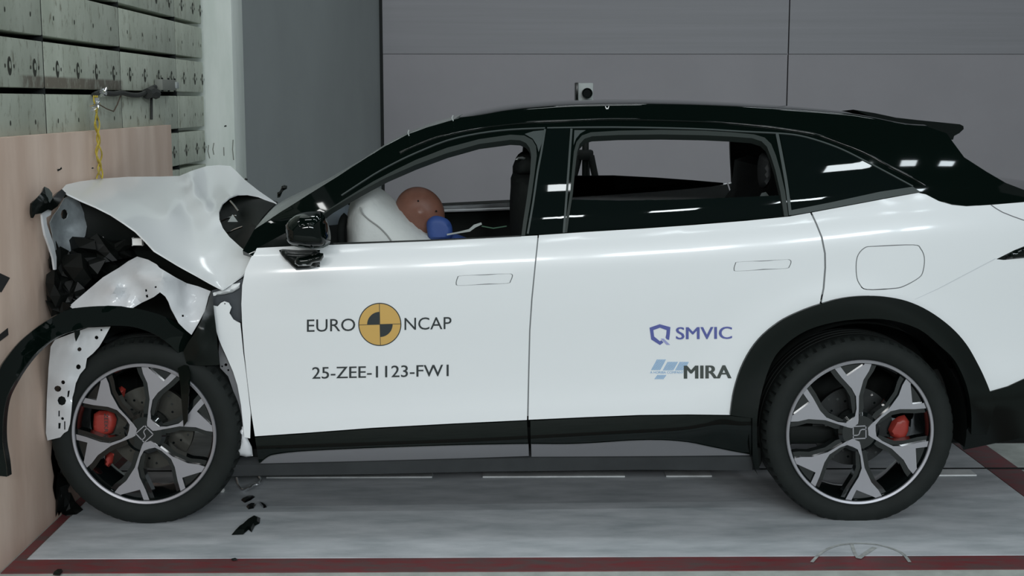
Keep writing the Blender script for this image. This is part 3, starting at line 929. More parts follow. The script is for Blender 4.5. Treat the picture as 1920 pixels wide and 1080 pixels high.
# ------------------------------------------------------------------ wheels
def wheel(cpx, cpy, yf, axis, cal, front):
    c = atY(cpx, cpy, yf)
    R, RR = (0.368, 0.2775) if front else (0.374, 0.2875)
    def tread(r, y, a, k):
        if r > R - 0.018 and r < R + 0.001 and 0.02 < y < 0.055 and a % 4 == 0:
            r -= 0.010
        return r, y
    def flat(r, y, a, k):
        return tread(r, y, a, k)
    prof = [(RR - 0.012, 0.02), (RR + 0.002, 0.010), (RR + 0.010, 0.004), (RR + 0.03, -0.002), (RR + 0.045, -0.003), (R - 0.02, 0.004), (R - 0.012, 0.012), (R - 0.004, 0.028), (R - 0.001, 0.042), (R, 0.060)]
    y = 0.060
    while y < 0.20:
        prof += [(R, y + 0.03), (R - 0.008, y + 0.032), (R - 0.008, y + 0.040), (R, y + 0.042)]
        y += 0.042
    prof += [(R - 0.004, 0.232), (R - 0.02, 0.25), (RR, 0.245), (RR - 0.012, 0.235)]
    # rim: the part; everything else on the wheel hangs under it
    rm = MB()
    rm.lathe([(RR - 0.001, 0.012), (RR - 0.001, 0.002), (RR - 0.004, -0.001), (RR - 0.012, 0.001), (RR - 0.014, 0.006)], c, 120, 0)
    rm.lathe([(RR - 0.014, 0.006), (RR - 0.020, 0.018), (RR - 0.024, 0.06), (RR - 0.035, 0.12), (RR - 0.028, 0.2), (RR - 0.012, 0.235), (RR - 0.004, 0.235), (RR - 0.02, 0.2), (RR - 0.016, 0.06), (RR - 0.006, 0.012)], c, 120, 1)
    wh = rm.build('front_wheel' if front else 'rear_wheel', [M['silver'], M['rimblack']], car)
    tm = MB().lathe(prof, c, 240, 0, fn=flat)
    for v in tm.v:                       # the tyre stands flat on the floor plate
        if v.z < FZ + 0.0045:
            v.z = FZ + 0.0045
    tm.build('tyre', M['tyre'], wh, 30)
    sp_, bk = MB(), MB()
    def P(r, a):
        t = math.radians(a)
        return (c.x + RR * r * math.cos(t), c.z + RR * r * math.sin(t))
    for q in range(3):
        A = axis + 120 * q
        for s in (1, -1):
            def Q(r, da):
                return P(r, A + s * da)
            # arm from the hub, then a blade that opens into two prongs round a dark pocket
            blade = [Q(0.20, 14), Q(0.185, 30), Q(0.33, 32.5), Q(0.50, 33.5), Q(0.72, 38.5), Q(0.85, 43.0), Q(0.965, 44.5), Q(0.972, 40.2),
                     Q(0.93, 38.0), Q(0.80, 22.6), Q(0.955, 18.6), Q(0.965, 13.6), Q(0.80, 17.0), Q(0.62, 24.5), Q(0.50, 29.0), Q(0.33, 27.5)]
            sp_.prism(blade, c.y + 0.010, c.y + 0.022, 0, 1)
            big = [Q(0.16, 10), Q(0.16, 40), Q(0.33, 46), Q(0.50, 41.0), Q(0.72, 44), Q(0.85, 48.0), Q(0.975, 49.5), Q(0.98, 30), Q(0.975, 9.5), Q(0.80, 12), Q(0.62, 18), Q(0.50, 21.0), Q(0.33, 18)]
            bk.prism(big, c.y + 0.0205, c.y + 0.062, 0)
        hubv = [P(0.125, A - 24), P(0.115, A), P(0.125, A + 24), P(0.185, A + 30), P(0.245, A + 24), P(0.215, A), P(0.245, A - 24), P(0.185, A - 30)]
        sp_.prism(hubv, c.y + 0.008, c.y + 0.022, 0, 1)
    sp_.build('spoke_face', [M['silver'], M['rimblack']], wh, 30)
    bk.lathe([(0.0, 0.012), (0.066, 0.012), (0.080, 0.022), (0.086, 0.06), (0.0, 0.06)], c, 48)
    bk.build('spoke', M['rimblack'], wh, 30)
    # square badge with a flowing stroke
    bd = MB()
    a0 = math.radians(axis - 4)
    e = 0.0265 if not front else 0.0255
    def L(u, v):
        return (c.x + (u * math.cos(a0) - v * math.sin(a0)) * e, c.z + (u * math.sin(a0) + v * math.cos(a0)) * e)
    wln = 0.14
    for u0, v0, u1, v1 in ((-1, -1, 1, -1 + wln), (-1, 1 - wln, 1, 1), (-1, -1, -1 + wln, 1), (1 - wln, -1, 1, 1)):
        bd.prism([L(u0, v0), L(u1, v0), L(u1, v1), L(u0, v1)], c.y + 0.0095, c.y + 0.0125)
    st = [(-1, -0.42), (-0.35, -0.42), (-0.1, -0.3), (0.1, 0.25), (0.35, 0.42), (1, 0.42)]
    for k in range(len(st) - 1):
        (u0, v0), (u1, v1) = st[k], st[k + 1]
        dx, dy = u1 - u0, v1 - v0
        l = math.hypot(dx, dy)
        nx, ny = -dy / l * 0.07, dx / l * 0.07
        bd.prism([L(u0 + nx, v0 + ny), L(u1 + nx, v1 + ny), L(u1 - nx, v1 - ny), L(u0 - nx, v0 - ny)], c.y + 0.0095, c.y + 0.0125)
    bd.build('hub_badge', M['silver'], wh, 0)
    dm = MB()
    dm.lathe([(0.07, 0.115), (0.165 if front else 0.158, 0.115), (0.165 if front else 0.158, 0.140), (0.07, 0.140)], c, 72, 0)
    for k in range(30):
        t = 2 * math.pi * k / 30
        for rr in (0.105 + 0.02 * (k % 3),):
            dm.add([(c.x + rr * math.cos(t) + 0.005 * math.cos(j * 0.785), c.y + 0.1145, c.z + rr * math.sin(t) + 0.005 * math.sin(j * 0.785)) for j in range(8)], [tuple(range(8))], 1)
    dm.build('brake_disc', [M['disc'] if front else M['discd'], M['rimblack']], wh, 30)
    MB().lathe([(0.0, 0.075), (0.055, 0.075), (0.07, 0.09), (0.075, 0.13), (0.0, 0.13)], c, 36).build('hub', M['rimblack'], wh)
    cl = puff('brake_caliper', cal, c.y + 0.10, 0.022, M['red'], wh, step=5, dmax=8)
    MB().box((c.x - 0.05, c.y + 0.16, c.z - 0.05), (c.x + 0.05, 0.95, c.z + 0.05), bev=0.02).build('axle', M['dark'], wh)
    return wh, c, cl
CAL_F = [(176, 776), (186, 770), (206, 769), (214, 774), (219, 786), (217, 798), (211, 812), (198, 817), (186, 818), (176, 815), (174, 798)]
CAL_R = [(1665, 806), (1672, 790), (1684, 781), (1696, 778), (1705, 790), (1703, 808), (1697, 822), (1684, 826), (1670, 818)]
fw, FWC, calf = wheel(269.5, 815, 0.0, 46.0, CAL_F, True)
rw, RWC, calr = wheel(1613, 812, 0.012, 6.5, CAL_R, False)
puff('brake_caliper', [(197, 852), (206, 848), (214, 851), (211, 868), (204, 876), (196, 872)], FWC.y + 0.10, 0.02, M['red'], fw, step=5, dmax=6)
puff('brake_caliper', [(220, 728), (228, 724), (236, 730), (233, 744), (226, 750), (221, 742)], FWC.y + 0.11, 0.02, M['red'], fw, step=5, dmax=6)
puff('brake_caliper', [(1648, 762), (1658, 748), (1672, 739), (1676, 746), (1662, 754), (1652, 764)], RWC.y + 0.10, 0.02, M['red'], rw, step=5, dmax=6)
wheel_well(Vector((RWC.x, 0, RWC.z)), 0.425, 0.045, 0.42, -9)
wheel_well(Vector((FWC.x + 0.03, 0, FWC.z + 0.02)), 0.385, 0.10, 0.46)

# ------------------------------------------------------------------ crushed nose
HOOD = [(116.5, 354), (124, 346), (150, 340), (190, 335), (240, 331.5), (300, 331), (336, 330), (360, 320), (387, 311.5), (410, 309.5), (432, 311), (443, 321), (460, 338), (484, 357), (519, 381), (503, 375), (485, 367.5), (464, 363.5), (446, 364), (430, 370), (417, 381), (410.5, 397), (411.5, 412), (418, 428), (430, 444), (452, 464), (474, 481), (465, 498), (457, 514.5), (438, 528), (417.5, 542.5), (393, 529.5), (366.5, 514.5), (333, 496), (310, 482), (289.5, 469.5), (273, 451.5), (254.5, 433), (234, 418.5), (208, 401.5), (180, 387.5), (152, 375.5), (127, 363.5)]
hd = depth([(117, 352, 0.22), (150, 340, 0.55), (190, 335, 0.85), (240, 331, 1.1), (300, 331, 1.2), (340, 329, 1.25), (387, 311, 1.55), (432, 311, 1.55), (460, 338, 1.3), (519, 381, 1.05), (464, 363, 1.02), (430, 370, 0.88), (411, 397, 0.62), (418, 428, 0.48), (452, 464, 0.24), (474, 481, 0.10), (457, 514, 0.05), (417, 542, 0.0), (366, 514, 0.02), (310, 482, 0.05), (273, 451, 0.08), (234, 418, 0.12), (180, 387, 0.18), (140, 369, 0.2),
            (250, 370, 0.62), (320, 400, 0.50), (390, 470, 0.22), (350, 345, 1.12), (366, 352, 0.98), (390, 385, 0.70), (400, 350, 1.18), (425, 345, 1.22), (300, 440, 0.24), (220, 360, 0.58), (340, 360, 0.95), (350, 385, 0.76), (365, 410, 0.58), (352, 342, 1.04), (364, 358, 0.90), (380, 379, 0.74), (394, 398, 0.62), (408, 420, 0.50), (374, 352, 1.10), (388, 370, 0.96), (402, 386, 0.80), (375, 334, 1.28)], 1.0)
hood = sheet('hood', HOOD, M['paint'], car, hd, step=9, thick=0.006, smooth=60)
FEN = [(130, 574), (138, 580), (175, 576), (202, 573), (227, 574), (248, 578), (265, 568), (288, 557), (300, 548), (310, 556), (316, 566), (321, 579), (335, 606), (347, 618), (359, 628), (372, 606), (384, 583), (391, 556), (395, 546), (372, 537), (350, 531), (329, 520), (299, 502), (294, 496), (278, 487), (257, 481), (240, 490), (223, 502), (193, 520), (167, 542), (140, 565)]
fdp = depth([(130, 574, 0.02), (175, 576, -0.03), (227, 574, -0.03), (265, 568, -0.01), (300, 548, -0.07), (321, 579, -0.05), (359, 628, -0.01), (384, 583, 0.0), (395, 546, 0.06), (350, 531, 0.07), (299, 502, 0.0), (257, 481, 0.12), (223, 502, 0.10), (167, 542, 0.06),
             (305, 522, -0.085), (262, 538, -0.015), (232, 552, 0.01), (215, 540, -0.05), (190, 550, 0.0), (235, 510, 0.04), (260, 512, -0.03), (280, 525, -0.06), (240, 560, -0.03), (330, 560, -0.03), (350, 570, 0.03), (340, 600, -0.03), (275, 495, 0.03)], 1.0)
fen = sheet('front_fender', FEN, M['bare'], car, fdp, holes=[[(271, 543), (275, 542), (276, 546), (272, 548)], [(272, 554), (277, 552), (278, 557), (274, 559)], [(289, 538), (293, 536), (294, 539), (290, 541)], [(341, 590), (345, 590), (345, 594), (341, 594)]], step=7, thick=0.003, smooth=25)
CORN = [(95, 650), (103, 637), (135, 625), (165, 614.5), (207, 612.5), (195, 635), (186, 650), (175, 662), (163, 672), (160, 690), (150, 702), (142, 719), (139, 735), (136, 745), (134, 770), (131, 795), (127, 808), (120, 812), (113, 820), (89, 826), (86, 812), (88, 743), (91, 690)]
cdp = depth([(95, 650, -0.03), (165, 614, -0.03), (207, 612, -0.02), (175, 662, -0.02), (150, 702, -0.02), (136, 745, -0.022), (127, 808, -0.022), (89, 826, -0.0), (88, 743, 0.0), (110, 700, -0.03), (104, 760, -0.02), (110, 805, -0.02), (135, 660, -0.05), (125, 720, -0.045), (120, 760, -0.04)], 1.0)
def hexa(x, y, r, ry=None):
    ry = ry or r
    return [(x + r * math.cos(k * math.pi / 4), y + ry * math.sin(k * math.pi / 4)) for k in range(8)]
sheet('front_fender', CORN, M['bare'], car, cdp, holes=[hexa(115.5, 751.5, 8.5, 9), hexa(108, 729, 7, 6), hexa(118, 717, 4), hexa(149, 655, 4), hexa(181, 633, 3.6), hexa(147, 688, 4.5, 5), hexa(190, 619, 2), [(109, 770), (112, 770), (112, 781), (109, 781)], hexa(117, 785, 3), [(109, 793), (114, 793), (113, 804), (109, 804)], [(120, 790), (122.5, 790), (122.5, 806), (120, 806)], [(127, 733), (131, 732), (129, 744), (126, 745)]], step=7, thick=0.003, smooth=25)
REARF = [(400, 573), (408, 574.5), (414, 568), (420.5, 565), (429, 568), (434, 576.5), (430, 587), (437.5, 599), (444, 603), (450.5, 606), (453, 630), (456, 660), (461.5, 700), (465.5, 735), (470, 775), (469, 822), (458, 820), (455, 790), (452, 760), (445, 722), (437, 697), (426, 672), (416, 650), (411, 638), (406, 622)]
sheet('front_fender', REARF, M['paint'], car, lambda x, y: onS(x, y, -0.006), holes=[hexa(421.5, 569.5, 1.4)], step=8, thick=0.004)
sheet('fender_flange', [(411, 640), (420, 662), (437, 697), (446, 724), (452, 760), (456, 800), (450, 800), (446, 770), (438, 735), (428, 706), (413, 690), (410, 660)], M['satin'], car, lambda x, y: onS(x, y, -0.03), holes=[hexa(423.5, 684, 2.8), hexa(416.5, 687, 1.8), hexa(428, 694, 2)], step=6, thick=0.004)
HIN = [(397, 545), (420, 538), (437, 533), (455, 522), (453, 540), (452, 560), (452, 604), (444, 602), (436, 597), (431, 586), (435, 577), (430, 568), (420, 564), (414, 567), (408, 573), (400, 572)]
sheet('hinge_pillar', HIN, mat('hinge_grey', (0.065, 0.075, 0.085, 1), 0.5, var=0.4), car, lambda x, y: onS(x, y, -0.03), step=8, thick=0.01)
puff('hinge_bracket', [(399, 549), (425, 541), (436, 533), (450, 530), (449, 540), (436, 548), (420, 552), (400, 555)], 0, 0.012, M['paint'], car, step=5, surf=onSo(-0.012))
puff('hinge_bracket', [(449, 806), (455, 799), (462, 818), (472, 838), (474, 855), (462, 857), (450, 854), (443, 862), (446, 836), (452, 828)], 0, 0.012, M['bare'], car, step=5, surf=onSo(-0.02))
LIN = [(396, 545), (399, 559), (402, 590), (405.6, 619), (408, 650), (411.5, 684), (380, 686), (350, 684), (344, 658), (352, 643), (362, 629), (378, 600), (388, 575)]
sheet('arch_liner', LIN, M['blacktrim'], car, depth([(396, 545, 0.0), (405, 619, 0.0), (411, 684, 0.0), (350, 684, 0.0), (344, 658, -0.01), (362, 629, -0.035), (382, 620, -0.045), (380, 660, -0.03)]), step=8, thick=0.004)
sheet('arch_liner', [(346, 684), (352, 686), (357, 700), (354, 740), (351, 790), (344, 800), (341, 760), (338, 720), (333, 690)], M['black'], car, depth([(346, 684, -0.02), (354, 740, -0.03), (344, 800, -0.01), (338, 720, -0.02)]), step=6, thick=0.004)
# torn black arch trim, swung out towards the barrier
tro = catmull([(360, 632), (352, 622), (337, 610), (312, 595), (287, 586), (250, 577.5), (207, 574), (173, 574.5), (135, 579), (106, 591), (72, 612), (38, 640), (14, 669), (0, 692), (-12, 730), (-18, 790), (-14, 850), (-4, 892)], False, 3)
tri_ = catmull([(13.5, 894), (11, 868), (5, 830), (5, 790), (10, 755), (20, 730), (43, 692), (72, 658), (106, 632), (147, 617.5), (170, 612.5), (205, 610), (240, 611), (270, 618), (300, 632), (325, 652), (345, 675)], False, 3)
trd = depth([(355, 630, 0.02), (345, 670, 0.02), (300, 605, -0.03), (250, 590, -0.07), (200, 590, -0.12), (140, 600, -0.18), (100, 612, -0.25), (70, 635, -0.34), (40, 665, -0.43), (15, 700, -0.50), (0, 760, -0.55), (0, 850, -0.58), (0, 895, -0.58), (205, 575, -0.10), (205, 610, -0.115)], 1.0)
trim = sheet('wheel_arch_trim', tro + tri_, M['black'], car, trd, step=8, thick=0.012)
lip = []
for x, y in tri_:
    lip.append([trd(x, y - 1.0) + Vector((0, 0.0, 0)), trd(x, y) + Vector((0, 0.035, -0.001))])
grid('trim_lip', lip, M['blacktrim'], trim, 0.003)
sheet('trim_clip', [(140, 620), (150, 618), (150, 626), (146, 634), (143, 640), (141, 632)], M['blacktrim'], trim, lambda x, y: trd(x, y), step=5, thick=0.004)

# engine bay, lamp and broken fascia behind the panels
def lump(name, px, py, yy, rx, ry, rz, m, parent, seed, amp=0.25, n=3):
    rnd = random.Random(seed)
    bm = bmesh.new()
    bmesh.ops.create_icosphere(bm, subdivisions=n, radius=1.0)
    c = atY(px, py, yy)
    ph = [(Vector((rnd.uniform(-1, 1), rnd.uniform(-1, 1), rnd.uniform(-1, 1))) * 4, rnd.uniform(0, 6.28)) for _ in range(5)]
    V = []
    for v in bm.verts:
        k = 1 + amp * sum(math.sin(a.dot(v.co) + p) for a, p in ph) / 2.2
        q = c + Vector((v.co.x * rx * k, v.co.y * ry * k, v.co.z * rz * k))
        q.x = max(q.x, XB + 0.004)
        V.append(q)
    bm.verts.index_update()
    F = [[v.index for v in f.verts] for f in bm.faces]
    bm.free()
    return mk(name, V, F, m, parent, 0 if name == 'crushed_fascia' else 20)
ENG = mat('engine_dark', (0.0025, 0.0035, 0.003, 1), 0.5, spec=0.3)
sheet('engine_bay', [(120, 362), (150, 378), (180, 391), (208, 405), (234, 422), (254, 437), (273, 456), (289, 474), (330, 500), (393, 534), (417, 548), (440, 532), (452, 540), (440, 600), (430, 680), (300, 690), (190, 640), (150, 620), (110, 650), (116, 640), (118, 560), (118, 500), (116, 430)], M['dark'], car, depth([(120, 362, 0.34), (208, 405, 0.32), (300, 480, 0.22), (417, 548, 0.14), (430, 680, 0.16), (300, 690, 0.3), (110, 650, 0.14), (104, 560, 0.10), (100, 430, 0.25), (200, 500, 0.4), (300, 560, 0.3)]), step=12, thick=0.01)
MB().box((-1.52, 0.45, 0.25), (-0.95, 1.6, 0.85), bev=0.05).build('engine_block', M['dark'], car)
k = 0
for px, py, yy, rx, ry, rz in ((115, 500, 0.14, 0.05, 0.05, 0.06), (150, 520, 0.16, 0.07, 0.05, 0.05), (105, 550, 0.08, 0.04, 0.05, 0.06), (175, 478, 0.24, 0.09, 0.06, 0.05), (130, 555, 0.08, 0.05, 0.04, 0.05), (165, 510, 0.16, 0.06, 0.05, 0.05), (120, 592, 0.06, 0.035, 0.05, 0.05), (215, 470, 0.26, 0.08, 0.06, 0.05), (110, 470, 0.2, 0.03, 0.05, 0.07), (140, 480, 0.24, 0.06, 0.05, 0.05),
                               (108, 900, 0.16, 0.04, 0.07, 0.14), (96, 850, 0.12, 0.03, 0.06, 0.08), (122, 960, 0.16, 0.05, 0.08, 0.06), (104, 930, 0.1, 0.03, 0.05, 0.06)):
    k += 1
    lump('crushed_fascia', px, py, yy, rx, ry, rz, ENG, car, k, 0.75, 2)
sheet('headlamp_housing', [(101, 404), (110, 392), (121, 372), (132, 366), (150, 380), (158, 400), (163, 425), (160, 442), (148, 460), (128, 474), (108, 492), (103, 470), (99, 440), (94, 418)], M['lampgrey'], car, depth([(101, 404, 0.12), (132, 366, 0.26), (160, 430, 0.30), (148, 460, 0.24), (108, 492, 0.12), (125, 430, 0.26), (99, 440, 0.12)]), holes=[hexa(121, 402, 7, 10)], step=6, thick=0.004, smooth=30)
sheet('headlamp_frame', [(79, 399), (88, 392), (97, 394), (95, 403), (87, 408), (88, 420), (94, 438), (101, 458), (106, 482), (106, 505), (103, 506), (100, 484), (93, 462), (85, 440), (81, 418)], M['bare'], car, depth([(79, 399, -0.02), (97, 394, 0.06), (88, 420, 0.0), (106, 505, 0.06), (93, 450, 0.01)]), step=4, thick=0.008)
sheet('broken_grille', [(60, 381), (70, 370), (80, 358.5), (83, 350), (90, 356), (97, 362), (99, 371), (108, 361), (116, 354.5), (124, 362), (116, 375), (108, 387), (97, 395), (90, 393), (78, 400), (66, 402), (62, 409), (60, 400)], M['blacktrim'], car, depth([(60, 381, -0.09), (83, 350, 0.02), (99, 371, 0.0), (116, 355, 0.16), (97, 395, 0.04), (62, 409, -0.09), (80, 380, -0.06)]), step=5, thick=0.01, smooth=20)
sheet('broken_grille', [(83, 350), (91, 354), (97, 362), (98, 372), (93, 380), (88, 372)], M['strip'], car, lambda x, y: atY(x, y, -0.02), step=5, thick=0.005)
for px, py, r in ((178, 452, 0.010), (192, 447, 0.006)):
    p = atY(px, py, 0.26)
    lump('bay_clip', px, py, 0.26, r, r, r, M['white'], car, 30, 0.2, 2)
MB().box(tuple(atY(251, 459, 0.15)), tuple(atY(266, 447, 0.13)), bev=0.003).build('bay_clip', M['white'], car)
# cowl and dark firewall under the raised hood
sheet('cowl', [(404, 400), (414, 376), (440, 358), (470, 358), (521, 379), (506, 392), (490, 410), (478, 430), (484, 464), (475, 484), (452, 470), (420, 440)], M['dark'], car, depth([(404, 400, 0.72), (440, 358, 1.12), (521, 379, 1.12), (490, 410, 0.5), (478, 430, 0.2), (484, 464, 0.14), (475, 484, 0.16), (430, 446, 0.5), (450, 410, 0.85)]), step=9, thick=0.01)
for a, b, y0, y1 in (((432, 377), (447, 396), 0.8, 0.7), ((408, 418), (442, 404), 0.66, 0.62), ((425, 438), (455, 425), 0.5, 0.45)):
    MB().tube([atY(a[0], a[1], y0), atY((a[0] + b[0]) / 2, (a[1] + b[1]) / 2 - 1, (y0 + y1) / 2), atY(b[0], b[1], y1)], 0.004).build('bay_bracket', M['chrome'], car)
sheet('bay_tag', [(427, 416), (436, 402), (446, 416)], M['camgrey'], car, lambda x, y: atY(x, y, 0.6), step=5, thick=0.002)

# ------------------------------------------------------------------ door mirror
mir = puff('side_mirror', catmull([(535, 424), (542, 413), (556, 403), (575, 397.5), (596, 397), (606, 402), (613, 414), (618.5, 432), (620, 448), (617, 458), (606, 464), (585, 466), (560, 463), (546, 459), (537, 450), (535.5, 438)], True, 3), -0.09, 0.10, M['black'], car, step=6, dmax=26, back=0.9)
puff('mirror_glass', [(535.5, 425), (541, 416), (547, 420), (549, 436), (548, 452), (543, 455), (537, 449)], -0.115, 0.012, M['strip'], mir, step=5)
puff('mirror_cap_rim', [(540, 453), (560, 459.5), (590, 462), (612, 458), (619, 453), (616, 460), (606, 465), (585, 467), (560, 464), (546, 460)], -0.14, 0.03, M['strip'], mir, step=5)
puff('mirror_arm', [(523, 469), (530, 467), (560, 469), (590, 468), (600, 469), (600, 500), (580, 505), (556, 507), (548, 500), (534, 486), (526, 476)], -0.02, 0.05, M['blacktrim'], mir, step=6, dmax=14, surf=onSo(0.0))
puff('mirror_camera', [(552, 488), (558, 481), (584, 478), (598, 474), (606, 475), (607, 482), (602, 490), (586, 493), (583, 498), (560, 499), (553, 495)], -0.085, 0.03, M['black'], mir, step=4, dmax=8)
sheet('sail_panel', [(486, 463), (520, 445), (560, 424), (600, 402), (606, 402), (608, 458), (560, 460)], M['blacktrim'], fd, onSo(0.002), step=9)

# ------------------------------------------------------------------ lettering and emblems on the doors
def text_mesh(body, x0, y0, x1, y1, m, par, skew=0.0, bold=0.0, name='lettering', off=0.0022, shear=0.0):
    cu = bpy.data.curves.new('t', 'FONT')
    cu.body = body
    cu.resolution_u = 4
    o = bpy.data.objects.new('t', cu)
    COL.objects.link(o)
    dg = bpy.context.evaluated_depsgraph_get()
    me = bpy.data.meshes.new_from_object(o.evaluated_get(dg))
    bpy.data.objects.remove(o)
    xs = [v.co.x for v in me.vertices]
    ys_ = [v.co.y for v in me.vertices]
    ax, bx, ay, by = min(xs), max(xs), min(ys_), max(ys_)
    V = []
    F = [tuple(p.vertices) for p in me.polygons]
    nv = len(me.vertices)
    sh = [0.0]
    if bold > 0:
        sh = [-bold, -bold / 2, 0.0, bold / 2, bold]
    F = [tuple(k + nv * q for k in f) for q in range(len(sh)) for f in F]
    for q, v in [(q, v) for q in range(len(sh)) for v in me.vertices]:
        px = sh[q] + x0 + (v.co.x - ax) / (bx - ax) * (x1 - x0)
        py = y1 - (v.co.y - ay) / (by - ay) * (y1 - y0) + skew * (px - x0)
        V.append(onS(px, py, off + 0.00008 * q))
    # faces towards the viewer
    F2 = []
    for f in F:
        n = (V[f[1]] - V[f[0]]).cross(V[f[2]] - V[f[0]])
        F2.append(f if n.y < 0 else f[::-1])
    bpy.data.meshes.remove(me)
    return mk(name, V, F2, m, par, 0)
SK = -0.022
text_mesh('EURO', 575.5, 599, 666, 622.5, M['ink'], fd, SK, 0.0)
text_mesh('NCAP', 758.5, 596, 846.5, 619, M['ink'], fd, SK, 0.0)
text_mesh('25-ZEE-1123-FW1', 585.5, 688.5, 841, 710.5, M['ink'], fd, -0.020, 0.25)
def disc_px(cx_, cy_, r, a0, a1, n=40, ry=None):
    return [(cx_ + r * math.cos(math.radians(a0 + (a1 - a0) * k / n)), cy_ + (ry or r) * math.sin(math.radians(a0 + (a1 - a0) * k / n))) for k in range(n + 1)]
rc = (712.2, 608.3)
rim_ = sheet('roundel', disc_px(*rc, 40.4, 0, 351, 60), M['ink'], fd, onSo(0.0018), step=12, thick=0.001)
LOC_R = rim_
sheet('roundel_face', disc_px(*rc, 38.6, 0, 351, 60), M['amber'], fd, onSo(0.0026), step=12, thick=0.0005)
sheet('roundel_quarter', [(rc[0] - 0.6, rc[1])] + disc_px(rc[0] - 0.2, rc[1], 23.6, 180 + 0, 270 - 1.4, 16), M['ink'], fd, onSo(0.0034), step=10, thick=0.0005)
sheet('roundel_quarter', [(rc[0] + 0.2, rc[1])] + disc_px(rc[0] + 0.4, rc[1], 23.6, -1, 89, 16), M['ink'], fd, onSo(0.0034), step=10, thick=0.0005)
sheet('roundel_line', band([(rc[0] - 38.4, rc[1] + 1.0), (rc[0] + 38.4, rc[1] - 1.0)], 0.9), M['ink'], fd, onSo(0.0034), step=10, thick=0.0005)
sheet('roundel_line', band([(rc[0] - 0.9, rc[1] - 38.4), (rc[0] + 1.1, rc[1] + 38.4)], 0.9), M['ink'], fd, onSo(0.0034), step=10, thick=0.0005)
text_mesh('SMVIC', 1268, 613.5, 1372, 636.5, M['inkblue'], rd, -0.010, 0.7)
sheet('shield_emblem', [(1218, 614.5), (1237, 608), (1257, 613.5), (1256, 627), (1254.5, 637.5), (1250, 636), (1248, 633), (1249.5, 626), (1250, 619), (1237.5, 614.5), (1225, 619), (1226.5, 631), (1237.5, 640), (1240, 638), (1244, 642), (1237.5, 647), (1221, 636.5)], M['inkblue'], rd, onSo(0.002), step=8, thick=0.001)
sheet('shield_emblem', [(1239, 635), (1244.5, 635), (1256.5, 646.5), (1250, 646.5)], M['inklav'], rd, onSo(0.0024), step=8, thick=0.001)
text_mesh('MIRA', 1283.5, 685.5, 1370.5, 710, M['inkgrey'], rd, -0.008, 1.3)
# striped arrow emblem beside it
lg = MB()
def stripe_quad(q, m_i=0):
    P4 = [onS(x, y, 0.002) for x, y in q]
    n = (P4[1] - P4[0]).cross(P4[2] - P4[0])
    lg.add(P4 if n.y < 0 else P4[::-1], [(0, 1, 2, 3)])
x = 0.0
for x0, x1, yt, yb, run in ((1232, 1249, 674, 694, -11), (1252, 1272, 678.5, 694.5, -9), (1275, 1291, 678.5, 694.5, -9)):
    x = x0
    while x < x1:
        stripe_quad([(x, yt), (x + 1.5, yt), (x + 1.5 + run, yb), (x + run, yb)])
        x += 2.5
x = 1233
while x < 1250:
    stripe_quad([(x, 703), (x + 1.5, 703), (x - 4.5, 711), (x - 6, 711)])
    x += 2.5
lg.build('arrow_emblem', M['inksky'], rd, 0)
text_mesh('A HORIBA COMPANY', 1219, 696, 1282, 700.5, M['inksky'], rd, 0.0)
text_mesh('ZEEKR', 0, 0, 1, 1, M['ink'], fd) if False else None
# caliper writing, reading upwards
def cal_text(body, cx_, cy_, hgt, wid, yy, par):
    cu = bpy.data.curves.new('t', 'FONT')
    cu.body = body
    cu.offset = 0.01
    o = bpy.data.objects.new('t', cu)
    COL.objects.link(o)
    me = bpy.data.meshes.new_from_object(o.evaluated_get(bpy.context.evaluated_depsgraph_get()))
    bpy.data.objects.remove(o)
    xs = [v.co.x for v in me.vertices]
    ys_ = [v.co.y for v in me.vertices]
    V = [atY(cx_ + ((v.co.y - min(ys_)) / (max(ys_) - min(ys_)) - 0.5) * wid, cy_ - ((v.co.x - min(xs)) / (max(xs) - min(xs)) - 0.5) * hgt * -1, yy) for v in me.vertices]
    F = []
    for p in me.polygons:
        f = tuple(p.vertices)
        n = (V[f[1]] - V[f[0]]).cross(V[f[2]] - V[f[0]])
        F.append(f if n.y < 0 else f[::-1])
    return mk('lettering', V, F, M['ink'], par, 0)
cal_text('ZEEKR', 199, 793, 36, 7, FWC.y + 0.076, fw)

# ------------------------------------------------------------------ cabin
MB().box((-0.95, 0.12, 0.26), (1.5, 1.81, 0.34), bev=0.02).build('cabin_floor', M['dark'], car)
sheet('dashboard', [(470, 500), (500, 470), (560, 452), (620, 447), (650, 452), (655, 520), (560, 640), (470, 640)], M['dark'], car, lambda x, y: atY(x, y, 0.22), step=20, thick=0.02) if False else None
dpoly = [atY(x, y, 0.2) for x, y in ((480, 520), (500, 478), (540, 464), (610, 460), (640, 470), (630, 540), (560, 640), (480, 640))]
MB().prism([(p.x, p.z) for p in dpoly], 0.16, 1.77).build('dashboard', M['dark'], car)
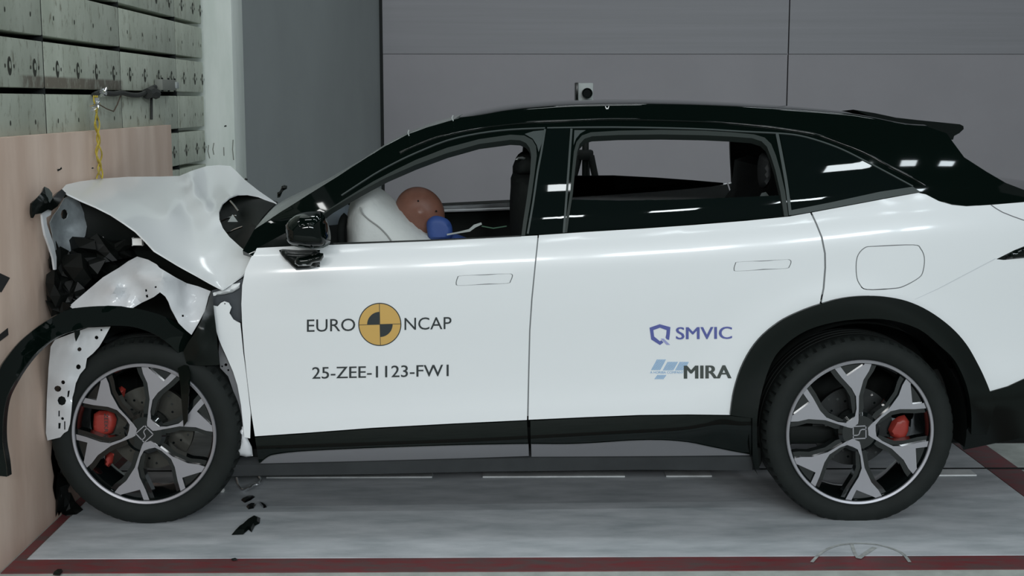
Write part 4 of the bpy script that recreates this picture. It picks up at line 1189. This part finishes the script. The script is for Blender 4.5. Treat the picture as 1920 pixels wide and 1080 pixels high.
# far door inner trims
def fartrim(pts):
    sheet('door_trim', pts, M['dark'], car, lambda x, y: onFar(x, y, 0.03), step=18, thick=0.02)
fartrim([(560, 410), (700, 402), (830, 396), (960, 391), (1062, 386), (1160, 384), (1300, 384), (1420, 384), (1420, 520), (560, 560)])
grid('belt_strip', [[onFar(x, y + 5, 0.075), onFar(x, y, 0.0)] for x, y in ((700, 395), (765, 392.5), (830, 390), (895, 388), (962, 385.5))], M['bare'], car, 0.008)  # pale ledge added, tilted up for the lit top of the far door
seat = puff('front_seat', catmull([(962, 322), (1000, 318), (1022, 330), (1032, 400), (1042, 470), (1050, 560), (960, 580), (880, 590), (862, 570), (880, 552), (950, 545), (962, 500), (957, 440), (955.5, 390), (957.5, 350)], True, 2), 0.48, 0.24, M['cloth'], car, step=14, dmax=34, back=1.0)
puff('headrest', catmull([(962, 318), (965, 302), (972, 289), (984, 283), (1000, 284), (1010, 300), (1008, 322), (990, 330), (968, 328)], True, 2), 0.48, 0.13, M['cloth'], seat, step=8, dmax=16, back=1.0)
puff('headrest_trim', [(966, 300), (971, 294.5), (980, 293.5), (986, 296), (985, 300), (976, 298.5)], 0.36, 0.02, M['camgrey'], seat, step=4)
seat2 = seat.copy()
COL.objects.link(seat2)
LOC[seat2.name] = LOC[seat.name] + Vector((0.02, 0.97, 0.0))
seat2.location = seat.location + Vector((0.02, 0.97, 0.0))
rpoly = [atY(x, y, 0.25) for x, y in ((1490, 400), (1500, 330), (1530, 320), (1560, 430), (1540, 560), (1250, 570), (1236, 500), (1440, 470))]
MB().prism([(p.x, p.z) for p in rpoly], 0.22, 1.70).build('rear_seat', M['cloth'], car)
puff('headrest', catmull([(1424, 292), (1436, 286), (1445, 300), (1446, 330), (1436, 352), (1424, 350), (1420, 320)], True, 2), 0.32, 0.08, M['sill'], car, step=7)
MB().tube([atY(x, y, 0.5) for x, y in catmull([(1196, 386), (1204, 379), (1216, 376.5), (1230, 378), (1244, 384), (1252, 392), (1256, 402)], False, 3)], 0.006, 8, taper=0.004).build('belt_guide', M['strip'], car)
sheet('torn_padding', [(1414, 392), (1428, 362), (1436, 360), (1444, 370), (1455, 366), (1456, 380), (1449, 394), (1446, 380), (1438, 384), (1425, 380)], M['strip'], car, lambda x, y: atY(x, y, 0.2), step=6, thick=0.006)
# airbags
ab = puff('airbag', catmull([(655, 470), (651, 440), (650.5, 410), (656, 382), (668, 362), (684, 353), (700, 350.5), (716, 355), (732, 368), (760, 396), (795, 428), (830, 452), (826, 475), (760, 485), (690, 485)], True, 3), 0.46, 0.22, M['airbag'], car, step=8, dmax=46, back=1.0)
sm = catmull([(675, 388), (680, 400), (692, 412), (710, 425), (725, 440), (735, 454)], False, 3)
def on_bag(x, y):
    return atY(x, y, 0.235)
MB().tube([on_bag(x, y) for x, y in sm], 0.0028, 6).build('airbag_seam', M['airbagseam'], ab)
puff('airbag', catmull([(560, 440), (575, 405), (600, 390), (630, 380), (655, 385), (668, 420), (662, 470), (600, 480), (565, 470)], True, 3), 1.35, 0.25, mat('airbag_grey', (0.36, 0.43, 0.49, 1), 0.8), car, step=10, dmax=36, back=0.8)
MB().tube([atY(x, y, 0.42) for x, y in catmull([(650, 405), (644, 412), (640, 430), (641, 455), (650, 490)], False, 3)], 0.017, 10).build('steering_wheel', M['cloth'], car)
sheet('seat_belt', band([(838, 440), (860, 436), (880, 432), (890, 424), (903, 419)], [3, 3, 5, 6, 4]), M['camgrey'], car, lambda x, y: atY(x, y, 0.24), step=5, thick=0.003)
sheet('seat_belt', band([(903, 424), (925, 428), (950, 424)], 2), mat('belt_green', (0.03, 0.09, 0.05, 1), 0.6), car, lambda x, y: atY(x, y, 0.26), step=5, thick=0.003)

# ================================================================== CRASH TEST DUMMY
hc = atY(787, 398, 0.46)
dum = thing('crash_test_dummy', 'brown headed crash test dummy slumped on the airbag in the front seat', 'dummy', tuple(atY(930, 560, 0.46)))
def dummy_body():
    sk = [(atY(950, 600, 0.46), 0.15), (atY(925, 545, 0.46), 0.14), (atY(885, 520, 0.46), 0.14), (atY(850, 478, 0.46), 0.085), (atY(826, 447, 0.46), 0.055), (atY(805, 412, 0.46), 0.06),
          (atY(853, 490, 0.27), 0.062), (atY(835, 560, 0.24), 0.05), (atY(760, 500, 0.32), 0.04), (atY(730, 496, 0.36), 0.035),
          (atY(853, 490, 0.65), 0.062), (atY(835, 560, 0.70), 0.05), (atY(760, 500, 0.62), 0.04), (atY(730, 496, 0.58), 0.035),
          (atY(850, 600, 0.36), 0.085), (atY(740, 590, 0.36), 0.065), (atY(850, 600, 0.58), 0.085), (atY(740, 590, 0.58), 0.065)]
    ed = [(0, 1), (1, 2), (2, 3), (3, 4), (4, 5), (3, 6), (6, 7), (7, 8), (8, 9), (3, 10), (10, 11), (11, 12), (12, 13), (0, 14), (14, 15), (0, 16), (16, 17)]
    me = bpy.data.meshes.new('body')
    me.from_pydata([p for p, _ in sk], ed, [])
    o = bpy.data.objects.new('body', me)
    COL.objects.link(o)
    m = o.modifiers.new('s', 'SKIN')
    for k, (_, r) in enumerate(sk):
        me.skin_vertices[0].data[k].radius = (r, r)
        me.skin_vertices[0].data[k].use_root = (k == 0)
    o.modifiers.new('u', 'SUBSURF').levels = 2
    ev = o.evaluated_get(bpy.context.evaluated_depsgraph_get())
    m2 = bpy.data.meshes.new_from_object(ev)
    V = [v.co.copy() for v in m2.vertices]
    F = [tuple(p.vertices) for p in m2.polygons]
    bpy.data.objects.remove(o)
    return mk('body', V, F, M['blue'], dum, 60)
dummy_body()
def dummy_head():
    bm = bmesh.new()
    bmesh.ops.create_uvsphere(bm, u_segments=48, v_segments=32, radius=1.0)
    rot = Matrix.Rotation(math.radians(-38), 3, 'Y')        # nods forward into the bag
    def gs(v, c, s):
        return math.exp(-((v - Vector(c)).length / s) ** 2)
    V = []
    for v in bm.verts:
        p = v.co.copy()                                       # -x face, +z crown
        x, y, z = p.x * 0.098, p.y * 0.077, p.z * 0.108
        if p.z < -0.2:
            x -= 0.012 * (-p.z - 0.2)
            y *= 1 - 0.25 * (-p.z - 0.2)
            z *= 1.12
        d = Vector((0, 0, 0))
        d.x -= 0.024 * gs(p, (-0.98, 0, -0.12), 0.20)         # nose
        d.x -= 0.010 * gs(p, (-0.9, 0, 0.28), 0.3)            # brow
        for s in (1, -1):
            d.x += 0.014 * gs(p, (-0.88, 0.36 * s, 0.10), 0.18)   # eye sockets
            d.y += s * 0.016 * (gs(p, (0.05, 0.98 * s, 0.0), 0.16) - 0.5 * gs(p, (0.05, 0.98 * s, 0.0), 0.07))   # ears
        d.x += 0.008 * gs(p, (-0.9, 0, -0.50), 0.12)          # mouth
        d.x -= 0.012 * gs(p, (-0.7, 0, -0.80), 0.25)          # chin
        V.append(hc + rot @ (Vector((x, y, z)) + d))
    F = [[v.index for v in f.verts] for f in bm.faces]
    bm.free()
    h = mk('head', V, F, M['skin'], dum, 60)
    # small dark mounting holes
    for px, py in ((784, 377), (818, 396)):
        lump('mounting_hole', px, py, 0.393, 0.004, 0.004, 0.004, M['dark'], h, 3, 0.1, 2)
    return h
dummy_head()
puff('jaw_cover', catmull([(800, 418), (806, 409), (816, 404.5), (830, 407), (842, 414), (848, 428), (846, 446), (828, 452), (806, 448), (801, 434)], True, 3), 0.37, 0.022, M['blue'], dum, step=6, dmax=9, back=2.0)

# ================================================================== CAMERA TRIPOD BEHIND THE CAR
ty = 3.0
tb = atY(1098, 250, ty)
tri = thing('camera_tripod', 'black tripod with a small boxy camera standing behind the car', 'tripod', (tb.x, ty, 0))
c0 = atY(1082, 186, ty)
c1 = atY(1111, 156, ty)
cb = MB().box((c0.x, ty - 0.06, c0.z - 0.01), (c1.x, ty + 0.06, c1.z), bev=0.004).build('camera_body', M['camgrey'], tri)
MB().box((c0.x - 0.012, ty - 0.07, c0.z - 0.01), (c0.x + 0.003, ty + 0.07, c1.z + 0.003), bev=0.002).build('camera_side_plate', M['blacktrim'], cb)
lc = atY(1099, 175, ty)
MB().lathe([(0.0, -0.085), (0.022, -0.085), (0.027, -0.10), (0.031, -0.10), (0.032, -0.05), (0.0, -0.05)], lc, 40).build('camera_lens', M['black'], cb)
zt = atY(1098, 276, ty).z
MB().tube([(tb.x, ty, zt - 0.35), (tb.x, ty, c0.z)], 0.020, 12).build('centre_column', M['dark'], tri)
MB().box((tb.x - 0.045, ty - 0.045, zt - 0.075), (tb.x + 0.045, ty + 0.045, zt - 0.015), bev=0.012).build('tripod_head', M['dark'], tri)
for a in (200, 320, 80):
    t = math.radians(a)
    dx, dy = math.cos(t), math.sin(t)
    lg2 = MB().tube([(tb.x + 0.04 * dx, ty + 0.04 * dy, zt - 0.05), (tb.x + 0.22 * dx, ty + 0.22 * dy, 0.62), (tb.x + 0.44 * dx, ty + 0.44 * dy, FZ + 0.004)], 0.021, 10, taper=0.012)
    mid = Vector((tb.x + 0.10 * dx, ty + 0.10 * dy, 1.02))
    lg2.tube([mid + Vector((-0.03 * dx, -0.03 * dy, 0.05)), mid + Vector((0.02 * dx, 0.02 * dy, -0.04))], 0.028, 10)
    lg2.build('leg', M['dark'], tri)
    MB().tube([(tb.x, ty, zt - 0.30), (tb.x + 0.125 * dx, ty + 0.125 * dy, 0.90)], 0.008, 8).build('spreader', M['dark'], tri)

# ================================================================== FITTINGS ON THE BARRIER
jb = thing('junction_box', 'small grey junction box fixed on the barrier above the plywood', 'box', tuple(atX(305, 168, XF + 0.03)))
a = atX(289, 169, XF)
b = atX(314, 150, XF)
MB().box((XF + 0.002, a.y, a.z), (XF + 0.045, b.y, b.z), bev=0.004).build('housing', M['box'], jb)
MB().box((XF + 0.001, b.y - 0.02, a.z + 0.01), (XF + 0.055, b.y + 0.03, b.z - 0.01), bev=0.004).build('cable_gland', M['camgrey'], jb)
for yy in (a.y + 0.01, (a.y + b.y) / 2, b.y - 0.01):
    for zz in (a.z - 0.003, b.z + 0.003):
        MB().lathe([(0.0, 0), (0.006, 0), (0.006, 0.004), (0, 0.004)], Vector((XF + 0.04, yy, zz)), 8).build('screw', M['gapd'], jb)
cab = MB()
cab.tube([atX(x, y, XF + 0.02) for x, y in catmull([(176, 178), (188, 173), (200, 175), (214, 176), (228, 174), (245, 178), (262, 178), (275, 172), (285, 165), (291, 163)], False, 4)], 0.012, 8)
cab.tube([atX(x, y, XF + 0.03) for x, y in [(276, 176), (284, 172), (292, 176)]], 0.028, 8)
cab.tube([atX(x, y, XF + 0.01) for x, y in [(284, 180), (284, 200), (284, 224)]], 0.007, 8)
o = cab.build('cable_bundle', mat('cable_black', (0.02, 0.022, 0.02, 1), 0.6))
tag(o, 'black cable bundle running along the barrier gap to the junction box', 'cable')
yw = thing('yellow_wire', 'twisted yellow wire hanging from the barrier down the plywood', 'wire', tuple(atX(185, 250, XB + 0.02)))
for ph, off, nm in ((0, 0, 'strand'), (2.1, 3, 'strand'), (4.2, -3, 'strand')):
    pts = []
    for k in range(60):
        t = k / 59
        y = 180 + t * (334 - 180)
        x = 179 + 9 * t + 5.0 * math.sin(t * (15 + ph) + ph) * (0.4 + 0.6 * t) + off * 0.5
        pts.append(atX(x, y, XB + 0.018 + 0.008 * math.cos(t * 26 + ph)))
    MB().tube(pts, 0.0035, 6).build(nm, M['yellow'], yw)
rnd = random.Random(4)
for cx_, cy_, n in ((195, 172, 16), (181, 193, 14), (174, 205, 6)):
    fo_ = MB()
    for k in range(n):
        p = atX(cx_ + rnd.uniform(-4, 4), cy_ + rnd.uniform(-6, 6), XB + 0.02 + rnd.uniform(0, 0.03))
        q = [p + Vector((rnd.uniform(-1, 1), rnd.uniform(-1, 1), rnd.uniform(-1, 1))) * 0.013 for _ in range(4)]
        fo_.add(q, [(0, 1, 2), (0, 2, 3), (0, 3, 1), (1, 3, 2)])
    fo_.build('foil_wrap', M['foil'], yw, 0)
br = MB().tube([atX(x, y, XF + 0.02) for x, y in [(186, 196), (200, 204), (213, 209), (220, 196), (226, 180)]], 0.003, 6).build('brown_wire', mat('wire_brown', (0.10, 0.07, 0.045, 1), 0.6))
tag(br, 'thin brown wire looping on the barrier beside the yellow wire', 'wire')

# ================================================================== DEBRIS
def debris(name, label, poly, yy, m=None, h=0.012, cat='debris', step=4):
    o = puff(name, poly, yy, h, m or M['blacktrim'], None, step=step, smooth=25)
    return tag(o, label, cat)
debris('plastic_fragment', 'black splinter flying in front of the plywood above the hood tip', [(100, 322), (106, 317), (112, 316.5), (115, 313), (116, 317), (111, 320), (106, 323), (104, 326.5), (103, 322.5)], 0.30)
debris('plastic_fragment', 'tiny dark chip in front of the plywood left of the yellow wire', [(171, 315), (174, 313.5), (176, 315.5), (173, 317)], 0.6, h=0.006, step=3)
debris('plastic_fragment', 'two lobed dark fragment flying above the windscreen base', [(520, 361), (524, 359), (527, 354), (528, 349), (533, 347), (538.5, 348.5), (538, 354), (532, 357), (529, 361), (525, 370), (520, 371)], 1.2)
debris('plastic_fragment', 'small black chip above the far edge of the raised hood', [(458, 337), (460, 333.5), (464, 335.5), (463.5, 338.5)], 1.6, h=0.008, step=3)
def floor_debris(name, label, pts, zt_, m, cat='debris'):
    P = [atZ(x, y, FZ + 0.006) for x, y in pts]
    n = len(P)
    c = sum(P, Vector()) / n
    top = [c + (p - c) * 0.75 + Vector((0, 0, zt_)) for p in P]
    F = [tuple(range(n)), tuple(n + k for k in range(n))[::-1]] + [(k, n + k, n + (k + 1) % n, (k + 1) % n) for k in range(n)]
    return tag(mk(name, P + top, F, m, None, 20), label, cat)
floor_debris('trim_fragment', 'long black torn trim piece lying on the floor behind the front wheel', [(434, 1003), (445, 992), (452, 988), (466, 975), (480, 967), (488, 971), (487, 981), (478, 986), (472, 998), (466, 993), (456, 1002)], 0.012, M['blacktrim'])
floor_debris('trim_fragment', 'flat black scrap on the near edge of the floor plate', [(433, 1049), (442, 1047.5), (446, 1050), (437, 1051)], 0.004, M['blacktrim'])
floor_debris('trim_fragment', 'small dark scrap on the red line at the left', [(99, 1078), (108, 1071), (118, 1071), (112, 1079)], 0.01, M['blacktrim'])
o = MB().tube([atZ(x, y, FZ + z) for x, y, z in catmull([(444, 897, 0.006), (448, 911, 0.006), (456, 919, 0.008), (466, 915, 0.03), (476, 909, 0.03), (484, 907, 0.03), (489, 900, 0.012), (486, 895, 0.008)], False, 4)], 0.006, 8).build('bent_clip', M['foil'])
tag(o, 'bent shiny metal clip on the floor under the sill by the front wheel', 'clip')
for k, (pts, lab) in enumerate((([(452, 938), (461, 934), (470, 930), (478, 932), (470, 938), (459, 943)], 'clear shard on the floor between the bent clip and black trim'),
                                ([(462, 950), (472, 945), (480, 946), (476, 953), (466, 955)], 'clear shard on the floor just behind the long black trim'),
                                ([(485, 943), (492, 945), (500, 951), (494, 953)], 'smaller clear shard furthest from the front wheel'))):
    floor_debris('glass_shard', lab, pts, 0.008, M['chrome'], 'shard')
p = atZ(417, 919, FZ + 0.012)
o = MB().lathe([(0.0, -0.006), (0.009, -0.006), (0.011, 0.0), (0.009, 0.008), (0.0, 0.008)], p + Vector((0, 0, 0.0)), 16).build('plastic_disc', M['white'])
tag(o, 'small round white plastic disc on the floor at the front tyre edge', 'disc')
